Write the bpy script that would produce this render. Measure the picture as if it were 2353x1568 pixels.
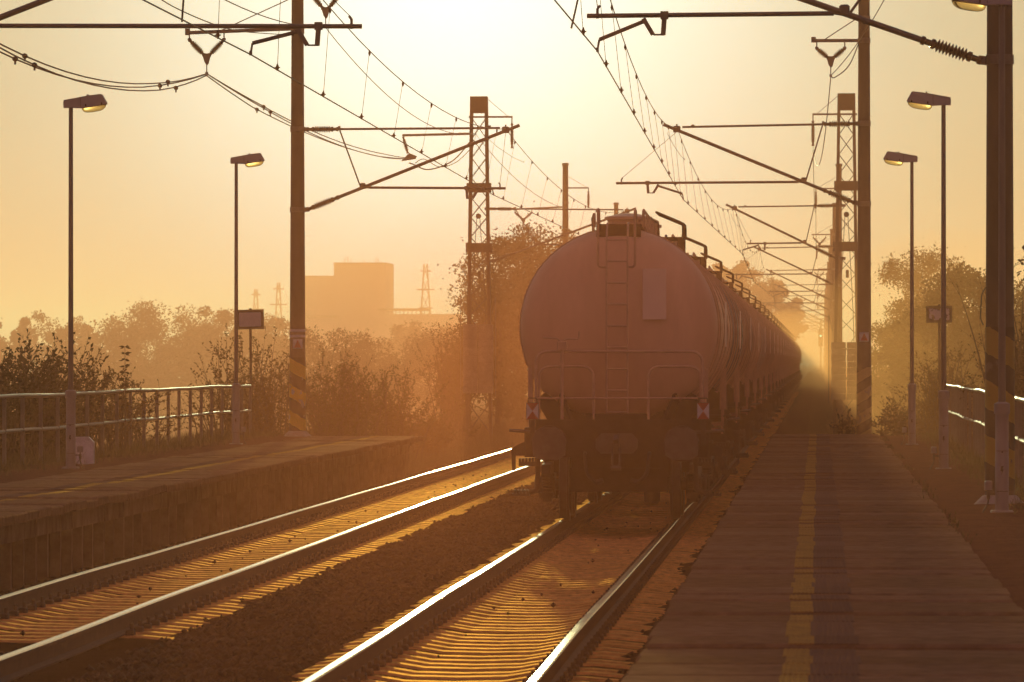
import bpy, math, random
import numpy as np
from mathutils import Vector, Matrix, Quaternion

# ------------------------------------------------------------------ camera, sky, sun, exposure
for _o in list(bpy.data.objects):
    bpy.data.objects.remove(_o)
scene = bpy.context.scene
COL = scene.collection
R = math.radians
EYE = 2.154                      # eye height above the rail heads (1.6 m above the platform)
YAW, PITCH = math.atan(703.5 / 13072), math.atan(44 / 13072)
cam_data = bpy.data.cameras.new('camera')
cam_data.sensor_width = 36.0
cam_data.lens = 200.0
cam_data.clip_start = 0.5
cam_data.clip_end = 9000.0
cam = bpy.data.objects.new('camera', cam_data)
COL.objects.link(cam)
cam.location = (0, 0, EYE)
cam.rotation_euler = (math.pi / 2 + PITCH, 0, YAW)
scene.camera = cam
cam_data.dof.use_dof = True
cam_data.dof.focus_distance = 88.0
cam_data.dof.aperture_fstop = 11.0

SKY_STRENGTH, SKY_GAMMA, SKY_TINT, SKY_ROSE_FILL, AUREOLE = 0.15, 0.32, (1.30, 1.64, 1.62), (2.55, 1.10, 1.26), 1.25
SUN_EL, SUN_AZ = R(3.75), R(-3.62)          # azimuth from +Y, towards -X
SUN_DIR = Vector((math.sin(SUN_AZ) * math.cos(SUN_EL), math.cos(SUN_AZ) * math.cos(SUN_EL), math.sin(SUN_EL)))
world = bpy.data.worlds.new('World')
scene.world = world
world.use_nodes = True
wn, wl = world.node_tree.nodes, world.node_tree.links
wn.clear()
w_out = wn.new('ShaderNodeOutputWorld')
w_bg = wn.new('ShaderNodeBackground')
w_sky = wn.new('ShaderNodeTexSky')
w_sky.sky_type = 'NISHITA'
w_sky.sun_disc = False
w_sky.sun_elevation = SUN_EL
w_sky.sun_rotation = SUN_AZ
w_sky.altitude = 200
w_sky.air_density = 1.0
w_sky.dust_density = 4.0
w_sky.ozone_density = 1.0
w_bg.inputs['Strength'].default_value = SKY_STRENGTH
w_gam = wn.new('ShaderNodeGamma')            # thick summer haze evens the sky out
w_gam.inputs['Gamma'].default_value = SKY_GAMMA
wl.new(w_sky.outputs[0], w_gam.inputs[0])
w_tc = wn.new('ShaderNodeTexCoord')
w_dot = wn.new('ShaderNodeVectorMath'); w_dot.operation = 'DOT_PRODUCT'
w_dot.inputs[1].default_value = SUN_DIR
wl.new(w_tc.outputs['Generated'], w_dot.inputs[0])
# golden towards the sun, with raised rose fill added to the unseen sky behind us
w_map = wn.new('ShaderNodeMapRange'); w_map.interpolation_type = 'SMOOTHSTEP'
w_map.inputs['From Min'].default_value = -0.3; w_map.inputs['From Max'].default_value = 0.96
wl.new(w_dot.outputs['Value'], w_map.inputs[0])
w_mix = wn.new('ShaderNodeMix'); w_mix.data_type = 'RGBA'
wl.new(w_map.outputs[0], w_mix.inputs['Factor'])
w_mix.inputs[6].default_value = SKY_ROSE_FILL + (1,); w_mix.inputs[7].default_value = SKY_TINT + (1,)
w_tint = wn.new('ShaderNodeVectorMath'); w_tint.operation = 'MULTIPLY'
wl.new(w_mix.outputs[2], w_tint.inputs[1])
wl.new(w_gam.outputs[0], w_tint.inputs[0])
wl.new(w_tint.outputs[0], w_bg.inputs[0])
# aureole of the sun in the hazy sky, centred on the sun just above the picture
def aureole(width_deg, col, strength):
    k = 2.0 / math.radians(width_deg) ** 2
    m1 = wn.new('ShaderNodeMath'); m1.operation = 'MULTIPLY_ADD'
    wl.new(w_dot.outputs['Value'], m1.inputs[0]); m1.inputs[1].default_value = k; m1.inputs[2].default_value = -k
    m2 = wn.new('ShaderNodeMath'); m2.operation = 'EXPONENT'
    wl.new(m1.outputs[0], m2.inputs[0])
    m3 = wn.new('ShaderNodeMath'); m3.operation = 'MULTIPLY'
    wl.new(m2.outputs[0], m3.inputs[0]); m3.inputs[1].default_value = strength
    bg = wn.new('ShaderNodeBackground')
    bg.inputs[0].default_value = col + (1,)
    wl.new(m3.outputs[0], bg.inputs[1])
    return bg
w_a1 = aureole(2.8, (1.0, 0.92, 0.88), AUREOLE)
w_a2 = aureole(5.0, (1.0, 0.86, 0.66), AUREOLE * 0.26)
w_add0 = wn.new('ShaderNodeAddShader')
wl.new(w_a1.outputs[0], w_add0.inputs[0]); wl.new(w_a2.outputs[0], w_add0.inputs[1])
w_add = wn.new('ShaderNodeAddShader')
wl.new(w_bg.outputs[0], w_add.inputs[0]); wl.new(w_add0.outputs[0], w_add.inputs[1])
wl.new(w_add.outputs[0], w_out.inputs[0])

sun_data = bpy.data.lights.new('sun', 'SUN')
sun_data.energy = 2.8
sun_data.angle = R(0.53)
sun_data.color = (1.0, 0.78, 0.37)
sun = bpy.data.objects.new('sun', sun_data)
COL.objects.link(sun)
sun.location = (-8, 60, 60)
sun.rotation_euler = SUN_DIR.to_track_quat('Z', 'Y').to_euler()

HAZE_DENSITY, HAZE_COLOR, HAZE_G = 0.0012, (1.0, 0.42, 0.23, 1), 0.57
DUST_DENSITY, DUST_COLOR, DUST_G = 0.0009, (1.0, 0.24, 0.08, 1), 0.64
HAZE_TOP = 28.0

vs = scene.view_settings
scene.display_settings.display_device = 'sRGB'
vs.view_transform = 'Standard'
vs.look = 'None'
vs.exposure = -0.56
vs.gamma = 1.0
vs.use_curve_mapping = False
scene.render.engine = 'CYCLES'
cy = scene.cycles
cy.use_denoising = True
cy.max_bounces = 6
cy.diffuse_bounces = 2
cy.glossy_bounces = 3
cy.transmission_bounces = 4
cy.transparent_max_bounces = 8
cy.volume_bounces = 0
cy.caustics_reflective = False
cy.caustics_refractive = False
cy.sample_clamp_indirect = 4.0

# ------------------------------------------------------------------ helpers
CAM_ROT = cam.rotation_euler.to_matrix()
def W(px, py, Y):
    """a point of the place at distance Y along the line, from its direction (2353 px wide survey sheet)"""
    d = CAM_ROT @ Vector(((px - 1176.5) / 13072, (784 - py) / 13072, -1))
    t = Y / d.y
    return Vector((d.x * t, Y, EYE + d.z * t))

class MB:
    def __init__(self):
        self.v, self.f, self.m = [], [], []
    def add(self, vs, fs, m=0):
        o = len(self.v)
        self.v.extend([tuple(p) for p in vs])
        self.f.extend([tuple(i + o for i in f) for f in fs])
        self.m.extend([m] * len(fs))
        return self
    def box(self, x0, x1, y0, y1, z0, z1, m=0):
        vs = [(x0, y0, z0), (x1, y0, z0), (x1, y1, z0), (x0, y1, z0), (x0, y0, z1), (x1, y0, z1), (x1, y1, z1), (x0, y1, z1)]
        return self.add(vs, [(0, 3, 2, 1), (4, 5, 6, 7), (0, 1, 5, 4), (1, 2, 6, 5), (2, 3, 7, 6), (3, 0, 4, 7)], m)
    def cbox(self, c, s, m=0, b=0.0):
        """a box with chamfered vertical and top edges"""
        x, y, z = c
        a, d, h = s[0] / 2, s[1] / 2, s[2] / 2
        if b <= 0:
            return self.box(x - a, x + a, y - d, y + d, z - h, z + h, m)
        ring = lambda a, d, zz: [(x - a + b, y - d, zz), (x + a - b, y - d, zz), (x + a, y - d + b, zz), (x + a, y + d - b, zz),
                                 (x + a - b, y + d, zz), (x - a + b, y + d, zz), (x - a, y + d - b, zz), (x - a, y - d + b, zz)]
        vs = ring(a, d, z - h) + ring(a, d, z + h - b) + ring(a - b, d - b, z + h)
        fs = [tuple(reversed(range(8)))]
        for k in (0, 8):
            for i in range(8):
                j = (i + 1) % 8
                fs.append((k + i, k + j, k + 8 + j, k + 8 + i))
        fs.append(tuple(range(16, 24)))
        return self.add(vs, fs, m)
    def bar(self, a, b, w, h, up=(0, 0, 1), m=0):
        a, b, up = Vector(a), Vector(b), Vector(up)
        d = (b - a).normalized()
        if abs(d.dot(up)) > 0.98:
            up = Vector((0, 1, 0))
        s = d.cross(up).normalized()
        u = s.cross(d)
        vs = [p + s * sx * w / 2 + u * sz * h / 2 for p in (a, b) for sx, sz in ((-1, -1), (1, -1), (1, 1), (-1, 1))]
        return self.add(vs, [(3, 2, 1, 0), (4, 5, 6, 7), (0, 1, 5, 4), (1, 2, 6, 5), (2, 3, 7, 6), (3, 0, 4, 7)], m)
    def tube(self, pts, r, n=8, m=0, cap=True):
        pts = [Vector(p) for p in pts]
        k = len(pts)
        rs = r if isinstance(r, (list, tuple)) else [r] * k
        vs, fs = [], []
        prev = None
        for i, p in enumerate(pts):
            d = (pts[min(i + 1, k - 1)] - pts[max(i - 1, 0)])
            d = d.normalized() if d.length > 1e-9 else Vector((0, 0, 1))
            if prev is None:
                ref = Vector((0, 0, 1)) if abs(d.z) < 0.9 else Vector((1, 0, 0))
                s = d.cross(ref).normalized()
            else:
                s = (prev - d * prev.dot(d)).normalized()
            prev = s
            u = s.cross(d)
            for j in range(n):
                a = 2 * math.pi * j / n
                vs.append(p + (s * math.cos(a) + u * math.sin(a)) * rs[i])
        for i in range(k - 1):
            for j in range(n):
                q = (j + 1) % n
                fs.append((i * n + j, i * n + q, (i + 1) * n + q, (i + 1) * n + j))
        if cap:
            fs.append(tuple(reversed(range(n))))
            fs.append(tuple(range((k - 1) * n, k * n)))
        return self.add(vs, fs, m)
    def lathe(self, prof, o, axis, n=16, m=0):
        """prof: (t along axis, radius)"""
        o, ax = Vector(o), Vector(axis).normalized()
        return self.tube([o + ax * t for t, r in prof], [max(r, 1e-4) for t, r in prof], n, m) if False else self._lathe(prof, o, ax, n, m)
    def _lathe(self, prof, o, ax, n, m):
        ref = Vector((0, 0, 1)) if abs(ax.z) < 0.9 else Vector((1, 0, 0))
        s = ax.cross(ref).normalized()
        u = s.cross(ax)
        vs, fs = [], []
        for t, r in prof:
            for j in range(n):
                a = 2 * math.pi * j / n
                vs.append(o + ax * t + (s * math.cos(a) + u * math.sin(a)) * max(r, 1e-4))
        for i in range(len(prof) - 1):
            for j in range(n):
                q = (j + 1) % n
                fs.append((i * n + j, i * n + q, (i + 1) * n + q, (i + 1) * n + j))
        fs.append(tuple(reversed(range(n))))
        fs.append(tuple(range((len(prof) - 1) * n, len(prof) * n)))
        return self.add(vs, fs, m)
    def prism(self, poly, a, b, f, m=0):
        """poly: 2D outline, f(u, v, w) -> point, w from a to b"""
        k = len(poly)
        vs = [f(u, v, a) for u, v in poly] + [f(u, v, b) for u, v in poly]
        fs = [tuple(range(k)), tuple(reversed(range(k, 2 * k)))] + [(i, i + k, (i + 1) % k + k, (i + 1) % k) for i in range(k)]
        return self.add(vs, fs, m)
    def mesh(self, name):
        me = bpy.data.meshes.new(name)
        me.from_pydata(self.v, [], self.f)
        me.update()
        return me
    def build(self, name, mats, parent=None, smooth=False, fix=True):
        me = self.mesh(name)
        mats = mats if isinstance(mats, (list, tuple)) else [mats]
        for mm in mats:
            me.materials.append(mm)
        if len(mats) > 1:
            me.polygons.foreach_set('material_index', self.m)
        if fix:
            import bmesh
            bm = bmesh.new(); bm.from_mesh(me)
            bmesh.ops.recalc_face_normals(bm, faces=bm.faces)
            bm.to_mesh(me); bm.free()
        if smooth:
            me.polygons.foreach_set('use_smooth', [True] * len(me.polygons))
            if smooth != 'all':
                me.set_sharp_from_angle(angle=R(40))
        return link(name, me, parent)

def link(name, me, parent=None, loc=None):
    o = bpy.data.objects.new(name, me)
    COL.objects.link(o)
    if parent is not None:
        o.parent = parent
        root = parent
        while root.parent is not None:
            root = root.parent
        if root.get('world_built'):
            # every mesh of a thing built in place keeps place coordinates: undo the base's offset once, at part level
            if parent.parent is None:
                o.matrix_parent_inverse = Matrix.Translation(-root.location)
    if loc is not None:
        o.location = loc
    return o

def tag(o, label=None, cat=None, group=None, kind=None):
    if label: o['label'] = label
    if cat: o['category'] = cat
    if group: o['group'] = group
    if kind: o['kind'] = kind
    return o

def thing(name, label, cat, loc=(0, 0, 0), group=None, placed=False, rz=0):
    """placed=True: its parts are written in place coordinates"""
    o = bpy.data.objects.new(name, None)
    o.empty_display_size = 0.3
    COL.objects.link(o)
    o.location = loc
    o.rotation_euler = (0, 0, rz)
    if placed:
        o['world_built'] = True
    return tag(o, label, cat, group)

def copy_tree(o, parent=None):
    c = o.copy()
    COL.objects.link(c)
    c.parent = parent
    for ch in list(KIDS.get(o.name, o.children)):
        copy_tree(ch, c)
    return c
KIDS = {}

def remember(o):
    """children lists are slow to ask for in big scenes: keep them"""
    ch = list(o.children)
    KIDS[o.name] = ch
    for c in ch:
        remember(c)

# ------------------------------------------------------------------ materials
def nodes_of(name):
    m = bpy.data.materials.new(name)
    m.use_nodes = True
    nt = m.node_tree
    return m, nt.nodes, nt.links, nt.nodes['Principled BSDF']

def mat(name, col, rough=0.6, metal=0.0, spec=0.5, scale=8.0, var=0.25, col2=None, bump=0.0, bscale=40.0, stretch=(1, 1, 1),
        rvar=0.0, per=0.0, detail=5.0, trans=0.0, thresh=None, coat=0.0, bdist=0.01, stint=None, gloss=None):
    m, n, l, b = nodes_of(name)
    tc = n.new('ShaderNodeTexCoord')
    mp = n.new('ShaderNodeMapping')
    mp.inputs['Scale'].default_value = stretch
    l.new(tc.outputs['Object'], mp.inputs[0])
    info = n.new('ShaderNodeObjectInfo')
    add = n.new('ShaderNodeVectorMath'); add.operation = 'ADD'
    mul = n.new('ShaderNodeVectorMath'); mul.operation = 'SCALE'
    mul.inputs['Scale'].default_value = 37.0
    comb = n.new('ShaderNodeCombineXYZ')
    for i in range(3):
        l.new(info.outputs['Random'], comb.inputs[i])
    l.new(comb.outputs[0], mul.inputs[0])
    l.new(mp.outputs[0], add.inputs[0]); l.new(mul.outputs[0], add.inputs[1])
    nz = n.new('ShaderNodeTexNoise')
    nz.inputs['Scale'].default_value = scale
    nz.inputs['Detail'].default_value = detail
    nz.inputs['Roughness'].default_value = 0.65
    l.new(add.outputs[0], nz.inputs['Vector'])
    ramp = n.new('ShaderNodeValToRGB')
    c1 = tuple(col) + (1,)
    c2 = (tuple(col2) if col2 else tuple(max(0, c * (1 - var)) for c in col)) + (1,)
    lo, hi = thresh or (0.3, 0.7)
    ramp.color_ramp.elements[0].position = lo
    ramp.color_ramp.elements[1].position = hi
    ramp.color_ramp.elements[0].color = c2
    ramp.color_ramp.elements[1].color = c1
    l.new(nz.outputs['Fac'], ramp.inputs[0])
    out = ramp.outputs[0]
    if per > 0:
        mr = n.new('ShaderNodeMapRange')
        mr.inputs['To Min'].default_value = 1 - per
        mr.inputs['To Max'].default_value = 1 + per
        l.new(info.outputs['Random'], mr.inputs[0])
        hs = n.new('ShaderNodeVectorMath'); hs.operation = 'SCALE'
        l.new(out, hs.inputs[0]); l.new(mr.outputs[0], hs.inputs['Scale'])
        out = hs.outputs[0]
    l.new(out, b.inputs['Base Color'])
    b.inputs['Roughness'].default_value = rough
    b.inputs['Metallic'].default_value = metal
    b.inputs['Specular IOR Level'].default_value = spec
    if stint:
        b.inputs['Specular Tint'].default_value = tuple(stint) + (1,)
    if coat:
        b.inputs['Coat Weight'].default_value = coat
    if rvar:
        mr2 = n.new('ShaderNodeMapRange')
        mr2.inputs['To Min'].default_value = max(0.02, rough - rvar)
        mr2.inputs['To Max'].default_value = min(1, rough + rvar)
        l.new(nz.outputs['Fac'], mr2.inputs[0]); l.new(mr2.outputs[0], b.inputs['Roughness'])
    if bump:
        nb = n.new('ShaderNodeTexNoise')
        nb.inputs['Scale'].default_value = bscale
        nb.inputs['Detail'].default_value = 4
        l.new(add.outputs[0], nb.inputs['Vector'])
        bp = n.new('ShaderNodeBump')
        bp.inputs['Strength'].default_value = bump
        bp.inputs['Distance'].default_value = bdist
        l.new(nb.outputs['Fac'], bp.inputs['Height']); l.new(bp.outputs[0], b.inputs['Normal'])
    if gloss:
        # an added gloss layer: the sun glints' warm tint put into its colour
        gl = n.new('ShaderNodeBsdfAnisotropic')
        gl.inputs['Color'].default_value = tuple(gloss[:3]) + (1,)
        gl.inputs['Roughness'].default_value = gloss[3]
        sc_ = n.new('ShaderNodeVectorMath'); sc_.operation = 'SCALE'
        mrg = n.new('ShaderNodeMapRange'); mrg.inputs['From Min'].default_value = .3; mrg.inputs['From Max'].default_value = .7
        mrg.inputs['To Min'].default_value = .55; mrg.inputs['To Max'].default_value = 1.15
        l.new(nz.outputs['Fac'], mrg.inputs[0]); sc_.inputs[0].default_value = tuple(gloss[:3]); l.new(mrg.outputs[0], sc_.inputs['Scale'])
        l.new(sc_.outputs[0], gl.inputs['Color'])
        if bump:
            l.new(bp.outputs[0], gl.inputs['Normal'])
        ad = n.new('ShaderNodeAddShader')
        l.new(b.outputs[0], ad.inputs[0]); l.new(gl.outputs[0], ad.inputs[1])
        l.new(ad.outputs[0], n['Material Output'].inputs[0])
    if trans:
        tr = n.new('ShaderNodeBsdfTranslucent')
        l.new(out, tr.inputs[0])
        mx = n.new('ShaderNodeMixShader')
        mx.inputs[0].default_value = trans
        l.new(b.outputs[0], mx.inputs[1]); l.new(tr.outputs[0], mx.inputs[2])
        l.new(mx.outputs[0], n['Material Output'].inputs[0])
    return m

M = {}
M['ground'] = mat('ground_soil', (0.085, 0.07, 0.035), 0.95, spec=0.0, scale=0.6, col2=(0.045, 0.05, 0.02), bump=0.6, bscale=6, bdist=0.05)
M['verge'] = mat('verge_soil', (0.16, 0.075, 0.05), 0.95, spec=0.0, scale=3.0, col2=(0.10, 0.052, 0.04), bump=1.0, bscale=14, bdist=0.04)
M['ballast'] = mat('ballast_bed', (0.045, 0.031, 0.026), 0.95, spec=0.0, scale=9, col2=(0.028, 0.02, 0.018), bump=1.0, bscale=28, bdist=0.03)
M['stone'] = mat('ballast_stone', (0.062, 0.04, 0.034), 0.85, spec=0.12, scale=1.5, col2=(0.035, 0.025, 0.022))
M['sleeper'] = mat('sleeper_concrete', (0.20, 0.13, 0.09), 0.8, spec=0.0, scale=10, col2=(0.11, 0.07, 0.05), bump=0.25, bscale=60, per=0.2, bdist=0.004, gloss=(0.68, 0.32, 0.065, 0.58))
M['sleeperside'] = mat('shaded_sleeper_side', (0.055, 0.036, 0.028), 0.95, spec=0.0, scale=10, var=0.4)  # shade of the gaps between sleepers put into the side colour
M['railtop'] = mat('polished_rail_head', (0.78, 0.60, 0.38), 0.20, 1.0, scale=4, var=0.12, stretch=(20, 0.4, 1), rvar=0.06)
M['railrust'] = mat('rusty_rail_web', (0.13, 0.065, 0.04), 0.75, 0.2, scale=12, var=0.45, bump=0.2)
M['clip'] = mat('rusty_fastening', (0.08, 0.05, 0.04), 0.8, scale=14, var=0.4)
M['slab'] = mat('platform_slab_concrete', (0.175, 0.118, 0.085), 0.9, spec=0.0, scale=7, detail=9, col2=(0.10, 0.066, 0.048), bump=0.45, bscale=45, per=0.22, bdist=0.005, gloss=(0.085, 0.046, 0.022, 0.6))
M['slabedge'] = mat('weathered_edge_concrete', (0.30, 0.26, 0.22), 0.8, scale=6, col2=(0.14, 0.11, 0.09), bump=0.5, bscale=25, per=0.15)
M['wall'] = mat('platform_wall_concrete', (0.30, 0.22, 0.18), 0.95, spec=0.0, scale=3, col2=(0.15, 0.10, 0.085), bump=0.4, bscale=20, per=0.12)
M['yellow'] = mat('worn_yellow_paint', (0.21, 0.13, 0.05), 0.6, spec=0.0, scale=9, col2=(0.145, 0.095, 0.06), thresh=(0.38, 0.6), gloss=(0.20, 0.11, 0.03, 0.5))
M['panel'] = mat('shaded_recess_concrete', (0.045, 0.032, 0.028), 0.95, spec=0.0, scale=3, col2=(0.02, 0.014, 0.013), bump=0.4, bscale=20, per=0.15)  # wall concrete darkened: the recess shade is painted into its colour
M['groove'] = mat('grooved_tactile_concrete', (0.18, 0.118, 0.085), 0.8, spec=0.0, scale=14, col2=(0.15, 0.12, 0.1), per=0.12)
M['mast'] = mat('mast_grey_paint', (0.085, 0.07, 0.072), 0.62, spec=0.3, scale=2.5, col2=(0.045, 0.037, 0.038), stretch=(1, 1, 0.35), bump=0.1)
M['mastbase'] = mat('mast_base_concrete', (0.42, 0.37, 0.33), 0.85, scale=6, col2=(0.25, 0.2, 0.17), bump=0.4, bscale=25)
M['arm'] = mat('galvanised_arm', (0.17, 0.15, 0.14), 0.5, 0.5, scale=10, var=0.3)
M['insul'] = mat('brown_insulator', (0.07, 0.038, 0.028), 0.3, spec=0.6, scale=6, var=0.25)
M['wire'] = mat('copper_wire', (0.10, 0.065, 0.045), 0.5, 0.6, scale=6, var=0.3)
M['cable'] = mat('dark_cable', (0.05, 0.042, 0.04), 0.6, scale=6, var=0.3)
M['weight'] = mat('counterweight_concrete', (0.33, 0.27, 0.22), 0.9, scale=6, var=0.35, bump=0.3, per=0.12)
M['white'] = mat('white_enamel', (0.85, 0.82, 0.82), 0.5, scale=9, col2=(0.55, 0.5, 0.48))
M['red'] = mat('red_enamel', (0.42, 0.035, 0.03), 0.5, scale=9, var=0.25)
M['dark'] = mat('dark_frame_paint', (0.045, 0.036, 0.034), 0.6, scale=9, var=0.35)
M['sign'] = mat('faded_sign_face', (0.62, 0.56, 0.55), 0.55, scale=5, col2=(0.5, 0.45, 0.44))
M['peeled'] = mat('peeling_sign_face', (0.60, 0.55, 0.53), 0.6, scale=7, col2=(0.06, 0.045, 0.04), thresh=(0.46, 0.5), detail=3)
M['lamppole'] = mat('lamp_pole_paint', (0.12, 0.11, 0.115), 0.5, spec=0.5, scale=3, var=0.2, stretch=(1, 1, 0.3))
M['sleeve'] = mat('lamp_sleeve_paint', (0.27, 0.245, 0.24), 0.55, scale=5, col2=(0.24, 0.21, 0.2), bump=0.08)
M['lamphead'] = mat('lamp_housing_grey', (0.40, 0.37, 0.38), 0.42, scale=4, var=0.12)
M['fence'] = mat('galvanised_fence_pipe', (0.38, 0.30, 0.24), 0.46, 0.7, scale=7, var=0.3, rvar=0.1, bump=0.15, bscale=20)
M['post'] = mat('fence_post_grey', (0.18, 0.155, 0.145), 0.6, 0.2, scale=7, var=0.3)
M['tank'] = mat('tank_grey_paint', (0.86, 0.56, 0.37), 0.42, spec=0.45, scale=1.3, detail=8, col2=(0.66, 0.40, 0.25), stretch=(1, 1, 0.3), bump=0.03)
M['tankbrown'] = mat('tank_brown_paint', (0.30, 0.13, 0.09), 0.45, scale=1.6, var=0.35, stretch=(1, 1, 0.3), bump=0.03)
M['tankdark'] = mat('tank_slate_paint', (0.19, 0.17, 0.17), 0.42, scale=1.6, var=0.3, stretch=(1, 1, 0.3), bump=0.03)
M['tankpale'] = mat('tank_pale_paint', (0.50, 0.45, 0.41), 0.4, scale=1.6, var=0.3, stretch=(1, 1, 0.3), bump=0.03)
M['label'] = mat('tank_label_plate', (0.97, 0.76, 0.60), 0.5, scale=3, var=0.1)
M['frame'] = mat('wagon_frame_brown', (0.06, 0.042, 0.037), 0.7, spec=0.3, scale=6, col2=(0.03, 0.022, 0.02), bump=0.15)
M['steel'] = mat('worn_steel', (0.16, 0.14, 0.13), 0.45, 0.6, scale=10, var=0.35)
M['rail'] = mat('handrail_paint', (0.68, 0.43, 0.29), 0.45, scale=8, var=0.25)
M['bark'] = mat('bark', (0.09, 0.065, 0.05), 0.9, scale=12, var=0.4, bump=0.5, bscale=30)
def leafmat(name, c, c2, t=0.45):
    return mat(name, c, 0.6, spec=0.3, scale=0.8, col2=c2, trans=t, detail=2)
M['leaf'] = leafmat('leaf_olive', (0.085, 0.085, 0.03), (0.05, 0.045, 0.018))
M['leafd'] = leafmat('leaf_dark', (0.055, 0.05, 0.022), (0.03, 0.025, 0.014), 0.3)
M['leafr'] = leafmat('leaf_autumn', (0.13, 0.075, 0.025), (0.07, 0.05, 0.02))
M['leaffar'] = mat('distant_foliage', (0.06, 0.055, 0.022), 0.9, spec=0.0, scale=0.3, col2=(0.035, 0.03, 0.014), detail=2)
M['grass'] = leafmat('dry_grass', (0.15, 0.115, 0.045), (0.07, 0.06, 0.025), 0.4)
M['house'] = mat('far_facade', (0.36, 0.31, 0.27), 0.85, scale=0.3, var=0.15)
M['roof'] = mat('far_roof', (0.17, 0.13, 0.12), 0.8, scale=0.3, var=0.2)
M['glass'] = mat('far_window_glass', (0.5, 0.45, 0.38), 0.06, 0.9, scale=0.3, var=0.1)

# lamp bowl: yellowed clear plastic the sky shines through
m, n, l, b = nodes_of('lamp_bowl_plastic')
b.inputs['Base Color'].default_value = (0.98, 0.66, 0.26, 1)
b.inputs['Roughness'].default_value = 0.22
b.inputs['IOR'].default_value = 1.12
b.inputs['Transmission Weight'].default_value = 0.88
M['bowl'] = m

def stripes(name, ca, cb, pitch, slope, bare=None):
    """diagonal paint stripes wound round a mast, worn"""
    m, n, l, b = nodes_of(name)
    tc = n.new('ShaderNodeTexCoord')
    sp = n.new('ShaderNodeSeparateXYZ')
    l.new(tc.outputs['Object'], sp.inputs[0])
    ma = n.new('ShaderNodeMath'); ma.operation = 'MULTIPLY_ADD'
    l.new(sp.outputs['X'], ma.inputs[0]); ma.inputs[1].default_value = slope; l.new(sp.outputs['Z'], ma.inputs[2])
    nz = n.new('ShaderNodeTexNoise'); nz.inputs['Scale'].default_value = 9
    l.new(tc.outputs['Object'], nz.inputs['Vector'])
    wob = n.new('ShaderNodeMath'); wob.operation = 'MULTIPLY_ADD'
    l.new(nz.outputs['Fac'], wob.inputs[0]); wob.inputs[1].default_value = 0.06; l.new(ma.outputs[0], wob.inputs[2])
    dv = n.new('ShaderNodeMath'); dv.operation = 'DIVIDE'; l.new(wob.outputs[0], dv.inputs[0]); dv.inputs[1].default_value = pitch
    fr = n.new('ShaderNodeMath'); fr.operation = 'FRACT'; l.new(dv.outputs[0], fr.inputs[0])
    gt = n.new('ShaderNodeMath'); gt.operation = 'GREATER_THAN'; l.new(fr.outputs[0], gt.inputs[0]); gt.inputs[1].default_value = 0.5
    mx = n.new('ShaderNodeMix'); mx.data_type = 'RGBA'
    l.new(gt.outputs[0], mx.inputs['Factor'])
    mx.inputs[6].default_value = ca + (1,); mx.inputs[7].default_value = cb + (1,)
    nz2 = n.new('ShaderNodeTexNoise'); nz2.inputs['Scale'].default_value = 4.5; nz2.inputs['Detail'].default_value = 6
    l.new(tc.outputs['Object'], nz2.inputs['Vector'])
    rp = n.new('ShaderNodeValToRGB')
    rp.color_ramp.elements[0].position = 0.34; rp.color_ramp.elements[1].position = 0.40
    l.new(nz2.outputs['Fac'], rp.inputs[0])
    mx2 = n.new('ShaderNodeMix'); mx2.data_type = 'RGBA'
    l.new(rp.outputs[0], mx2.inputs['Factor'])
    mx2.inputs[6].default_value = (bare or (0.17, 0.14, 0.13)) + (1,)
    l.new(mx.outputs[2], mx2.inputs[7])
    l.new(mx2.outputs[2], b.inputs['Base Color'])
    b.inputs['Roughness'].default_value = 0.6
    return m
M['stripeL'] = stripes('worn_yellow_black_stripes', (0.02, 0.015, 0.015), (0.75, 0.48, 0.02), 0.56, 0.6, (0.42, 0.38, 0.35))
M['stripeR'] = stripes('dusty_yellow_black_stripes', (0.03, 0.022, 0.022), (0.36, 0.25, 0.1), 0.46, -0.62)
M['stripeN'] = stripes('flaking_yellow_black_stripes', (0.02, 0.016, 0.018), (0.34, 0.24, 0.03), 0.62, 0.6, (0.07, 0.06, 0.06))

def fast_quads(name, V, matl, parent=None, loc=None):
    """V: (n, 4, 3) corner array -> one mesh of quads"""
    n = len(V)
    me = bpy.data.meshes.new(name)
    me.vertices.add(n * 4)
    me.vertices.foreach_set('co', np.ascontiguousarray(V, dtype=np.float32).ravel())
    me.loops.add(n * 4)
    me.loops.foreach_set('vertex_index', np.arange(n * 4, dtype=np.int32))
    me.polygons.add(n)
    me.polygons.foreach_set('loop_start', np.arange(0, n * 4, 4, dtype=np.int32))
    me.update(calc_edges=True)
    me.materials.append(matl)
    return link(name, me, parent, loc)

# ------------------------------------------------------------------ ground, track beds, platforms
rng = np.random.default_rng(7)
random.seed(7)
T1, T2 = -6.68, -2.68                       # track centre lines (x), tracks run along +Y
PZ = 0.55                                   # platform level above rail head

class VNoise:
    def __init__(self, seed, n=256):
        self.t = np.random.default_rng(seed).random((n, n)); self.n = n
    def __call__(self, x, y):
        xi, yi = np.floor(x).astype(int), np.floor(y).astype(int)
        fx, fy = x - xi, y - yi
        fx, fy = fx * fx * (3 - 2 * fx), fy * fy * (3 - 2 * fy)
        n, t = self.n, self.t
        a, b = t[xi % n, yi % n], t[(xi + 1) % n, yi % n]
        c, d = t[xi % n, (yi + 1) % n], t[(xi + 1) % n, (yi + 1) % n]
        return (a * (1 - fx) + b * fx) * (1 - fy) + (c * (1 - fx) + d * fx) * fy - 0.5
N1, N2, N3 = VNoise(1), VNoise(2), VNoise(3)

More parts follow.
